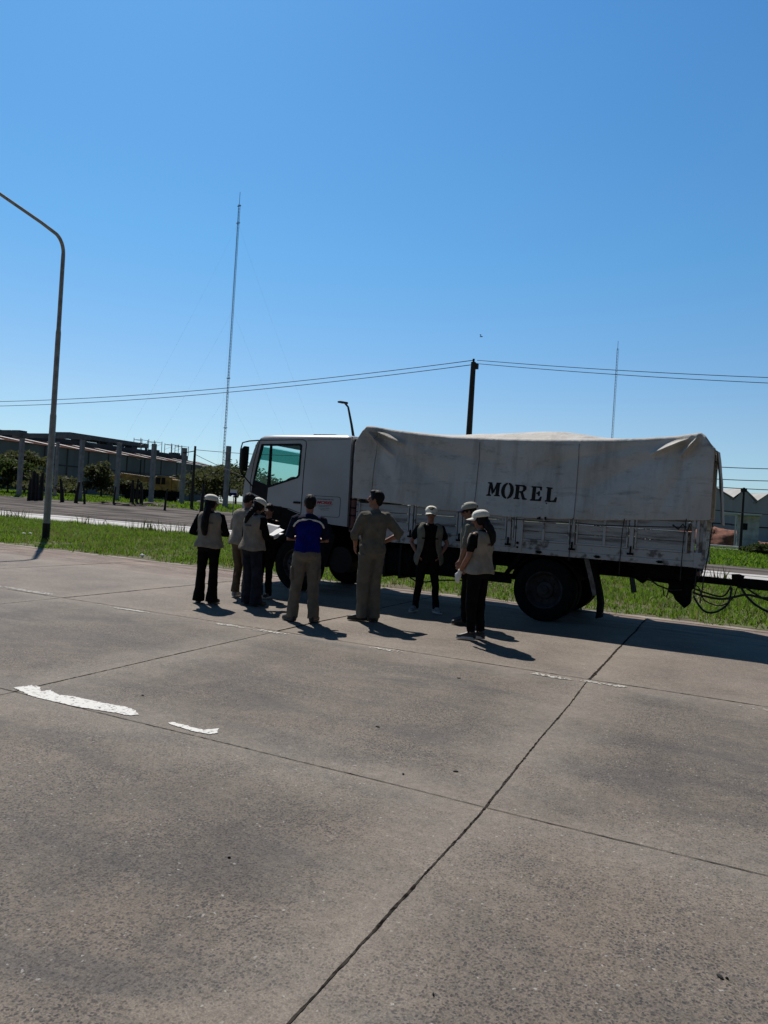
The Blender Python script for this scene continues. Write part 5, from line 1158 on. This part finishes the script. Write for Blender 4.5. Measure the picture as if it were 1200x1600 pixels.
# ---- precast concrete pillars and portal beams in the yard
PL = [(-12, 768, 681, 92), (30, 763, 684, 95), (86, 767, 691, 98), (124, 771, 687, 92), (182, 771, 692, 96), (236, 778, 693.5, 92), (284, 777, 700, 97), (352, 785, 697, 90)]
tops = []; labs = ['leftmost concrete pillar of the portal frames, at the picture edge', 'concrete pillar left of the near lamp post, carrying the dark beam', 'slim concrete pillar just right of the near lamp post', 'concrete pillar under the overlap of the two dark beams', 'concrete pillar under the right end of the upper dark beam', 'free-standing concrete pillar in front of the yellow crane truck', 'free-standing concrete pillar right of the yellow crane truck', 'free-standing concrete pillar nearest the truck cab, above the left woman']
for i, (px, yb, yt, dep) in enumerate(PL):
    p = at(px, yb, dep); zt = at(px + 5, yt, dep).z; zb = gz(p.x, p.y) - .05; w = .24 if i != 2 else .17
    b = MB(); b.box(p.x - w, p.x + w, p.y - w, p.y + w, zb, zt); b.box(p.x - w * 1.15, p.x + w * 1.15, p.y - w * 1.15, p.y + w * 1.15, zb, zb + .6)
    b.box(p.x - w - .12, p.x - w - .003, p.y - w * .6, p.y + w * .6, zt - 1.1, zt - .8)
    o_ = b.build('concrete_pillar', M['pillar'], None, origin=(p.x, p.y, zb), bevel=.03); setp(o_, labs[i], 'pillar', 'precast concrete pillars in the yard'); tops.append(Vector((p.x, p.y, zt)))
def portal(a, c, hgt, rise, label):
    b = MB(); d = (c - a); L_ = d.length; d.normalize(); m_ = (a + c) / 2 + Vector((0, 0, rise)); sw = Vector((-d.y, d.x, 0)) * .2
    P_ = [a - d * 1.5, m_, c + d * 1.0]
    for p, q in zip(P_[:-1], P_[1:]): b.bar(p + Vector((0, 0, hgt * .35)), q + Vector((0, 0, hgt * .35)), .4, hgt * .7)
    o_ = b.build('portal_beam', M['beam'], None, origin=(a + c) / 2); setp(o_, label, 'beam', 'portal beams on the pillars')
portal(tops[0], tops[1] + Vector((0, 0, .0)), .9, .25, 'dark concrete beam on the pillars left of the near lamp post')
portal(tops[1], tops[3], .8, .1, 'long dark concrete beam passing behind the near lamp post')
t3 = at(100, 690, 104); t3.z = at(100, 686, 104).z; t4 = tops[4] + Vector((0, 0, .02)); t4.z = tops[4].z

# ---- thin utility pole in the yard
p = at(300, 780, 80); zt = at(305, 697, 80).z; zb = gz(p.x, p.y); yp = empty('utility_pole', (p.x, p.y, zb), 'slim black utility pole in the yard beside the left woman', 'utility pole')
b = MB(); b.tube([(p.x, p.y, zb), (p.x, p.y, zt)], [.19, .12], 8); b.build('pole', M['darkwood'], yp, smooth=True)
b = MB(); b.bar((p.x - 1.3, p.y, zt - .75), (p.x - .05, p.y, zt - .55), .08, .08); b.box(p.x - 1.6, p.x - 1.25, p.y - .1, p.y + .1, zt - .85, zt - .7); b.build('lamp_arm', M['darkwood'], yp)
for k, (x2, y2) in enumerate(((600, 712), (470, 775))): wire((p.x, p.y, zt - .4 - .5 * k), at(x2, y2, 70), .3, .03, yp)
p = at(217, 770, 120); zt = at(218, 718, 120).z; zb = gz(p.x, p.y); o_ = MB().tube([(p.x, p.y, zb), (p.x, p.y, zt)], [.15, .1], 6).bar((p.x - 1.2, p.y, zt + .1), (p.x, p.y, zt - .1), .12, .08).build('yard_lamp', M['darkwood'], None, origin=(p.x, p.y, zb)); setp(o_, 'dark yard lamp pole standing against the factory wall', 'lamp post')

# ---- crane truck
cp = at(240, 778, 104); g0 = gz(cp.x, cp.y); cr = empty('crane_truck', (cp.x, cp.y, g0), 'old yellow mobile crane parked in the yard behind the pillars', 'crane truck')
rr_ = Vector((math.cos(YAW), math.sin(YAW), 0)); ff_ = Vector((-math.sin(YAW), math.cos(YAW), 0))
def CW(u, v, z): return Vector((cp.x, cp.y, g0)) + rr_ * u + ff_ * v + Vector((0, 0, z))
def cbox(mb, u0, u1, v0, v1, z0, z1):
    vs = [CW(u, v, z) for z in (z0, z1) for v in (v0, v1) for u in (u0, u1)]; mb.add(vs, [(0, 2, 3, 1), (4, 5, 7, 6), (0, 1, 5, 4), (2, 6, 7, 3), (0, 4, 6, 2), (1, 3, 7, 5)])
b = MB(); cbox(b, -4.6, 3.6, 0, 2.2, .8, 1.7); b.build('chassis', M['chassis'], cr, bevel=.04)
b = MB(); cbox(b, .0, 2.4, .1, 2.1, 1.76, 3.75); cbox(b, 2.41, 3.3, .2, 2.0, 1.8, 3.4); b.build('cabin', M['yellow'], cr, bevel=.08)
b = MB(); cbox(b, .15, .8, .06, .095, 2.6, 3.55); cbox(b, .95, 1.5, .06, .095, 2.6, 3.55); b.build('cabin_window', M['blackplastic'], cr)
b = MB(); cbox(b, .2, 2.0, .0, 1.9, 3.76, 3.86); b.build('cabin_roof', M['lightsheet'], cr)
b = MB(); b.bar(CW(1.4, 1.1, 3.0), CW(-5.2, 1.1, 3.5), .7, .85); b.bar(CW(-5.2, 1.1, 3.5), CW(-6.4, 1.1, 3.1), .5, .6); b.bar(CW(-3.4, 1.1, 1.35), CW(-3.0, 1.1, 2.6), .4, .4); b.build('boom', M['yellow'], cr, bevel=.04)
for u in (-3.6, -2.4, 2.1):
    b = MB(); pts_ = [CW(u, -.1, .58), CW(u, .35, .58)]; b.tube(pts_, .58, 16); b.build('wheel', M['rubber'], cr, smooth=True)
    b = MB(); b.tube([CW(u, 1.85, .58), CW(u, 2.3, .58)], .58, 16); b.build('wheel', M['rubber'], cr, smooth=True)
# ---- broken posts and stumps along the yard edge
for i, (px, yb, hh_, dep, ln) in enumerate(((46, 768, 2.6, 80, .1), (52, 768, 3.4, 82, .0), (58, 768, 3.2, 81, -.1), (64, 770, 3.3, 83, .1), (98, 771, 2.7, 80, -.5), (119, 772, 2.5, 80, .4), (133, 774, 2.5, 78, -.5), (178, 775, 2.2, 80, .2), (206, 779, 3.0, 84, .0), (213, 780, 3.2, 85, .1), (221, 781, 2.8, 84, -.2), (258, 783, 2.3, 72, .2), (315, 790, 2.9, 66, .1))):
    p = at(px, yb, dep); z0 = gz(p.x, p.y) - .1; b = MB(); w = random.uniform(.10, .2) * (1.6 if i in (1, 2, 3, 8, 9, 10) else 1); b.tube([(p.x, p.y, z0), (p.x + ln * .3, p.y, z0 + hh_ * .5), (p.x + ln, p.y, z0 + hh_)], [w * 1.2, w, w * .6], 7)
    side_ = ['left of the near lamp post', 'left of the near lamp post', 'left of the near lamp post', 'left of the near lamp post', 'just right of the near lamp post', 'beside the pillar right of the lamp post', 'between the pillars, leaning', 'by the pillar under the dark beam', 'in front of the yellow crane boom', 'in front of the yellow crane boom', 'in front of the yellow crane boom', 'beside the crane wheel', 'behind the left woman']
    o_ = b.build('weathered_post', M['post'], None, origin=(p.x, p.y, z0), smooth=True); setp(o_, 'dark weathered post ' + side_[i], 'post', 'weathered posts %s' % ('left of the lamp post' if i < 4 else ('by the crane' if 8 <= i < 11 else 'along the yard edge')))
# ---- rocks and mounds in the yard
M['rock'] = mat('pale_stone', (.26, .25, .23), .9, c2=(.13, .125, .12), scale=2)
def mound(px, py, rx, ry, rz, m, name, label, cat, seed, group=None, far=.93):
    c = onground(px, py); c = at(px, py, (c - Vector((0, 0, H))).length * far); z0 = gz(c.x, c.y); b = MB(); b.ell((c.x, c.y, z0), (rx, ry, rz), None, 40, 18); so_ = Vector((seed, seed, seed))
    b.v = [tuple(Vector(v) + (Vector(v) - Vector((c.x, c.y, z0))) * (.35 * noise.noise(Vector(v) * (.9 / max(.5, rz * 1.2)) + so_) + .22 * noise.noise(Vector(v) * 2.6 + so_) + .12 * noise.noise(Vector(v) * 6 + so_))) for v in b.v]
    o_ = b.build(name, m, None, origin=(c.x, c.y, z0), smooth='all'); setp(o_, label, cat, group)
mound(185, 794, 3.2, 1.8, .32, M['gravel'], 'gravel_mound', 'low grey gravel mound in the yard, left of two', 'gravel mound', 3)
mound(238, 796, 3.6, 2.0, .36, M['gravel'], 'gravel_mound', 'low grey gravel mound in the yard in front of the crane wheel', 'gravel mound', 9)
for i, (px, py, w) in enumerate(((263, 787, .9), (282, 788, 1.1), (312, 790, 1.0), (60, 773, .5), (110, 777, .5))):
    mound(px, py, w, w * .6, w * .35, M['rock'], 'pale_rock', ['pale rock under the crane wheel', 'pale rock between crane and slim black pole', 'pale rock beside the left woman', 'small pale rock left of the near lamp post', 'small pale rock right of the near lamp post'][i], 'rock', i * 5 + 2, 'pale rocks in the yard')
# pale puddle-like concrete patch in the yard
c = onground(67, 783); b = MB(); n = 26; b.v = [(c.x, c.y, gz(c.x, c.y) + .05)] + [(c.x + (4.6 + 1.2 * noise.noise(Vector((i * .5, 3, 0)))) * math.cos(2 * math.pi * i / n), c.y + (2.6 + .9 * noise.noise(Vector((i * .6, 8, 0)))) * math.sin(2 * math.pi * i / n), gz(c.x, c.y + 2.5) + .055) for i in range(n)]
b.f = [(0, 1 + i, 1 + (i + 1) % n) for i in range(n)]; setp(b.build('sand_patch', M['farroad'], fixn=False), kind='structure')

# ---- trees
def tree(px, py, dep, h, w, m, label, seed, n=2600, ls=.32, name='tree', group='trees around the yard', trunk=True, cat='tree'):
    p = at(px, py, dep); z0 = gz(p.x, p.y); rg = np.random.default_rng(seed); e = empty(name, (p.x, p.y, z0), label, cat, group)
    b = MB(); blobs = []
    nb = 11
    for i in range(nb):
        a = rg.uniform(0, 2 * math.pi); q = rg.uniform(0, .9); zz = h * rg.uniform(.28, .88); rw = w * .5 * (1 - abs(zz / h - .5) * .9)
        blobs.append((np.array([math.cos(a) * q * rw, math.sin(a) * q * rw, zz]), np.array([w * rg.uniform(.13, .32), w * rg.uniform(.13, .32), h * rg.uniform(.06, .18)])))
    blobs.append((np.array([0, 0, h * .82]), np.array([w * .2, w * .2, h * .16])))
    b.tube([(p.x, p.y, z0 - .1), (p.x + rg.normal(0, .1), p.y, z0 + h * .3), (p.x + rg.normal(0, .2), p.y, z0 + h * .7)], [h * .028, h * .02, h * .008], 7)
    for bc, _ in blobs[:7]: b.tube([(p.x, p.y, z0 + h * rg.uniform(.15, .35)), (p.x + bc[0] * .6, p.y + bc[1] * .6, z0 + bc[2] * .75), (p.x + bc[0], p.y + bc[1], z0 + bc[2])], [h * .012, h * .008, h * .003], 5)
    b.build('trunk', M['bark'], e, smooth=True)
    k = rg.integers(0, len(blobs), n); C = np.array([blobs[i][0] for i in k]); R_ = np.array([blobs[i][1] for i in k]); d = rg.normal(0, 1, (n, 3)); d /= np.linalg.norm(d, axis=1)[:, None]; rr = rg.uniform(.2, 1.6, n) ** .75
    P_ = C + d * R_ * rr[:, None]; P_[:, 2] = np.maximum(P_[:, 2], h * .08)
    a1 = rg.normal(0, 1, (n, 3)); a1 /= np.linalg.norm(a1, axis=1)[:, None]; a2 = rg.normal(0, 1, (n, 3)); a2 -= a1 * (a1 * a2).sum(1)[:, None]; a2 /= np.linalg.norm(a2, axis=1)[:, None]; s_ = (ls * rg.uniform(.5, 1.3, n))[:, None]
    V = np.stack([P_ - a1 * s_, P_ - a2 * s_ * .5, P_ + a1 * s_, P_ + a2 * s_ * .5], 1).reshape(-1, 3)
    o_ = np_obj('crown', V, np.arange(n * 4).reshape(-1, 4), m, kind=None); o_.parent = e
TR = [(-30, 770, 112, 6.2, 9, 'leaf', 'dark tree at the left picture edge behind the pillars'), (12, 768, 105, 5.0, 8, 'leaf', 'dark round tree low at the far left behind the first pillars'), (38, 768, 112, 6.6, 8, 'leafdry', 'feathery tree behind the pillar left of the near lamp post'), (62, 770, 100, 3.6, 8, 'leafdry', 'bushy tree directly left of the near lamp post'), (103, 771, 108, 3.0, 6, 'leafdry', 'low bush between the two pillars right of the lamp post'), (158, 772, 112, 5.6, 5, 'leafdry', 'dusty tree between the pillars left of the crane'), (192, 775, 118, 3.2, 9, 'leafdry', 'low bushy tree behind the crane boom'), (226, 776, 122, 3.2, 9, 'leafdry', 'low bush behind the crane, in front of the factory wall'), (262, 779, 122, 3.8, 8, 'leaf', 'bush behind the crane cabin'), (322, 783, 118, 5.6, 10, 'leafdry', 'pale dusty tree right of the slim black pole'), (338, 783, 130, 7.0, 10, 'leafdry', 'tree behind the left woman'), (368, 785, 140, 8.6, 12, 'leaf', 'tall green tree just left of the cab mirror'), (395, 786, 150, 6.6, 13, 'leaf', 'green tree behind the cab windscreen'), (425, 788, 150, 5.4, 13, 'leaf', 'green tree seen through the front cab window'), (450, 789, 155, 5.6, 13, 'leaf', 'green tree seen through the middle of the cab window'), (480, 790, 150, 5.2, 13, 'leaf', 'green tree seen at the rear edge of the cab window')]
for i, (px, py, dep, h_, w_, m_, lb) in enumerate(TR): tree(px, py, dep, h_, w_, M[m_], lb, 100 + i, n=2600 if h_ > 5 else 1800)

# ---- small blue and white sign in the yard
p = at(365, 772, 70); z0 = gz(p.x, p.y); sg = empty('yard_sign', (p.x, p.y, z0), 'small white and blue sign board in the yard left of the cab', 'sign')
b = MB(); b.box(p.x - .4, p.x + .4, p.y - .03, p.y + .03, p.z - .1, p.z + .45); b.build('board', M['white'], sg)
b = MB(); b.box(p.x - .4, p.x + .4, p.y - .034, p.y - .03, p.z - .1, p.z + .12); b.build('blue_band', M['blue'], sg)
b = MB(); b.tube([(p.x, p.y + .05, z0), (p.x, p.y + .05, p.z + .3)], .04, 6); b.build('sign_post', M['galv'], sg)

# ---- grey sawtooth sheds on the right
sp = at(1100, 830, 118); sq = at(1290, 842, 118); 
def shed(x0p, x1p, ypk, yev, dep, label, full):
    a = at(x0p, 835, dep); c = at(x1p, 840, dep); a.z = c.z = 0; pk = at((x0p + x1p) / 2, ypk, dep).z; ev = at(x0p, yev, dep).z; d = (c - a); nrm = Vector((-d.y, d.x, 0)).normalized(); nrm = nrm if nrm.y > 0 else -nrm
    e = empty('grey_shed', (a + c) / 2, label, 'shed', 'grey gabled sheds on the right')
    m_ = a.lerp(c, .5); D_ = nrm * 34 - d.normalized() * 9
    b = MB(); v = [a, c, c + Vector((0, 0, ev)), m_ + Vector((0, 0, pk)), a + Vector((0, 0, ev))]; v2 = [q + D_ for q in v]
    b.add(v + v2, [(0, 1, 2, 3, 4), (9, 8, 7, 6, 5), (0, 5, 6, 1), (1, 6, 7, 2), (4, 9, 5, 0)]); b.build('wall', M['greyshed'], e)
    o_ = d.normalized() * .35; zz = Vector((0, 0, .12)); fr = -nrm * .3
    b = MB(); b.add([v[4] + zz - o_ + fr, v[3] + zz + fr, v2[3] + zz, v2[4] + zz - o_], [(0, 1, 2, 3)]); b.add([v[3] + zz + fr, v[2] + zz + o_ + fr, v2[2] + zz + o_, v2[3] + zz], [(0, 1, 2, 3)]); rf = b.build('roof', M['greyroof'], e); md = rf.modifiers.new('s', 'SOLIDIFY'); md.thickness = .1
    b = MB(); b.bar(v[0] + Vector((0, 0, ev * .42)) - nrm * .05, v[1] + Vector((0, 0, ev * .42)) - nrm * .05, .1, .18); b.build('wall_rail', M['wire'], e)
shed(1078, 1144 - 3, 760, 776, 118, 'grey gabled shed partly hidden behind the rear of the truck cover', 1)
shed(1141, 1177, 765, 782, 118, 'grey gabled shed right behind the small roadside booth', 1)
shed(1177, 1213, 772, 787, 118, 'grey gabled shed at the right picture edge', 1)
shed(1213, 1250, 776, 791, 118, 'grey gabled shed just outside the right picture edge', 1)
# wires and slim pole on the right
p = at(1158, 832, 62); zt = at(1163, 762, 62).z; rp_ = empty('utility_pole', (p.x, p.y, 0), 'slim black utility pole in front of the grey sheds', 'utility pole')
b = MB(); b.tube([(p.x, p.y, 0), (p.x, p.y, zt)], [.14, .09], 8); b.bar((p.x - .25, p.y, zt - .2), (p.x + .25, p.y, zt - .2), .1, .3); b.build('pole', M['darkwood'], rp_, smooth=True)
for (ya, yb) in ((727, 733), (746, 752), (757, 767)): wire(at(1050, ya - 2, 60), at(1260, yb, 64), .12, .035, rp_)
wire(at(1100, 795, 58), at(1260, 806, 60), .1, .035, rp_)
# ---- booth
c = onground(1153, 858); bo = empty('roadside_booth', (c.x, c.y, 0), 'small weathered white booth with a pale green roof slab', 'booth')
uz = c.y * .00094                                    # metres per photo pixel at that distance
b = MB(); b.box(c.x - .2, c.x + 1.75, c.y, c.y + 1.9, 0, 3.35); bw = b.build('wall', M['boothwall'], bo, bevel=.03)
b = MB(); b.box(c.x + .15, c.x + .72, c.y - .02, c.y - .003, 1.95, 2.6); b.build('window', M['blackplastic'], bw)
b = MB(); b.box(c.x - 1.75, c.x + 1.9, c.y - .9, c.y + 2.0, 3.37, 3.52); b.build('roof_slab', M['boothroof'], bo, bevel=.02)
b = MB(); b.box(c.x - .42, c.x - .28, c.y - .7, c.y - .56, 0, 3.36); b.build('white_post', M['white'], bo)
# long canopy building behind
c2 = onground(1185, 850); cn = empty('canopy_building', (c2.x, c2.y, 0), 'low pale building with a green canopy edge right of the booth', 'building')
b = MB(); b.box(c2.x - 3.6, c2.x + 9, c2.y + 2, c2.y + 6, 0, 3.0); wl_ = b.build('wall', M['boothwall'], cn)
b = MB(); b.box(c2.x - 4.2, c2.x + 9.5, c2.y - .4, c2.y + 6.4, 3.02, 3.3); b.build('canopy', M['boothroof'], cn, bevel=.02)
for x in (-1.7, 1.2, 3.1, 5.5): b = MB(); b.box(c2.x + x, c2.x + x + 1.1, c2.y + 1.96, c2.y + 1.995, .7, 2.3); b.build('window', M['blackplastic'], wl_)
for x in (-3.2, .4, 3.2, 7): b = MB(); b.box(c2.x + x, c2.x + x + .22, c2.y - .2, c2.y, 0, 3.01); b.build('canopy_post', M['pillar'], cn)
# rear building left of booth
c3 = onground(1128, 846); hb_ = empty('brick_house', (c3.x, c3.y, 0), 'small unplastered house behind the earth heap, half hidden by the truck', 'house')
b = MB(); b.box(c3.x - 6, c3.x + 4.5, c3.y + 3, c3.y + 9, 0, 5.6); wl_ = b.build('wall', M['boothwall'], hb_); b = MB(); b.box(c3.x - 1.0, c3.x + .8, c3.y + 2.96, c3.y + 2.995, 2.9, 4.8); b.build('window', M['blackplastic'], wl_); b = MB(); b.box(c3.x - 1.2, c3.x + 1.0, c3.y + 2.9, c3.y + 2.955, 4.85, 5.05); b.build('lintel', M['white'], wl_)
mound(1118, 857, 4.2, 2.2, 1.9, M['rubble'], 'earth_heap', 'heap of red-brown earth left of the booth', 'earth heap', 12, far=1.06)
mound(1141, 857, 2.4, 1.6, 1.3, M['rubble'], 'earth_heap', 'smaller red-brown earth heap touching the booth', 'earth heap', 22, far=1.04)
mound(1190, 858, 2.2, 1.2, .7, M['rubble'], 'earth_heap', 'low red-brown earth heap at the right picture edge', 'earth heap', 32, far=.99)
c4 = onground(1125, 859); b = MB(); b.box(c4.x - 3.2, c4.x + 3.0, c4.y - 1.6, c4.y - .2, 0, .16); b.box(c4.x - 1, c4.x + 3.4, c4.y - .6, c4.y + .4, .3, .42); o_ = b.build('concrete_slab', M['lightsheet'], None, origin=(c4.x, c4.y, 0), bevel=.02); setp(o_, 'pale concrete slabs lying in front of the earth heap', 'slab')
for i, (px, py, h_, w_) in enumerate(((1181, 862, .9, 2), (1195, 864, .9, 2.2))): tree(px, py, 55, h_, w_, M['leaf'], ('dark low shrub right of the booth', 'dark low shrub at the right picture edge')[i], 300 + i, 900, .13, 'shrub', 'shrubs by the booth', cat='shrub')
# litter on the grass and stones on the road
for i, (px, py) in enumerate(((37, 837), (47, 837), (222, 872), (1130, 878))):
    c = onground(px, py); b = MB(); b.ell((c.x, c.y, .07), (.07, .05, .04), None, 8, 5); o_ = b.build('litter', M['paper'], None, origin=(c.x, c.y, 0)); setp(o_, ('small white litter in the grass right below the lamp post, left one', 'small white litter in the grass nearer the lamp post', 'small white litter at the grass edge left of the group', 'small white litter in the field behind the truck')[i], 'litter')
for i, (px, py, w) in enumerate(((1125, 1527, .016), (1136, 1530, .007), (358, 1341, .008), (677, 1555, .007), (630, 1210, .014), (712, 1206, .018), (223, 1087, .02), (590, 1136, .02), (717, 1060, .02))):
    c = onground(px, py); b = MB(); b.ell((c.x, c.y, .003), (w, w * .5, .006), Matrix.Rotation(random.uniform(0, 3), 3, 'Z'), 9, 5); o_ = b.build('pebble', M['post'], None, origin=(c.x, c.y, 0)); setp(o_, 'small dark chip of debris lying on the concrete road', 'debris', 'dark chips of debris on the road')
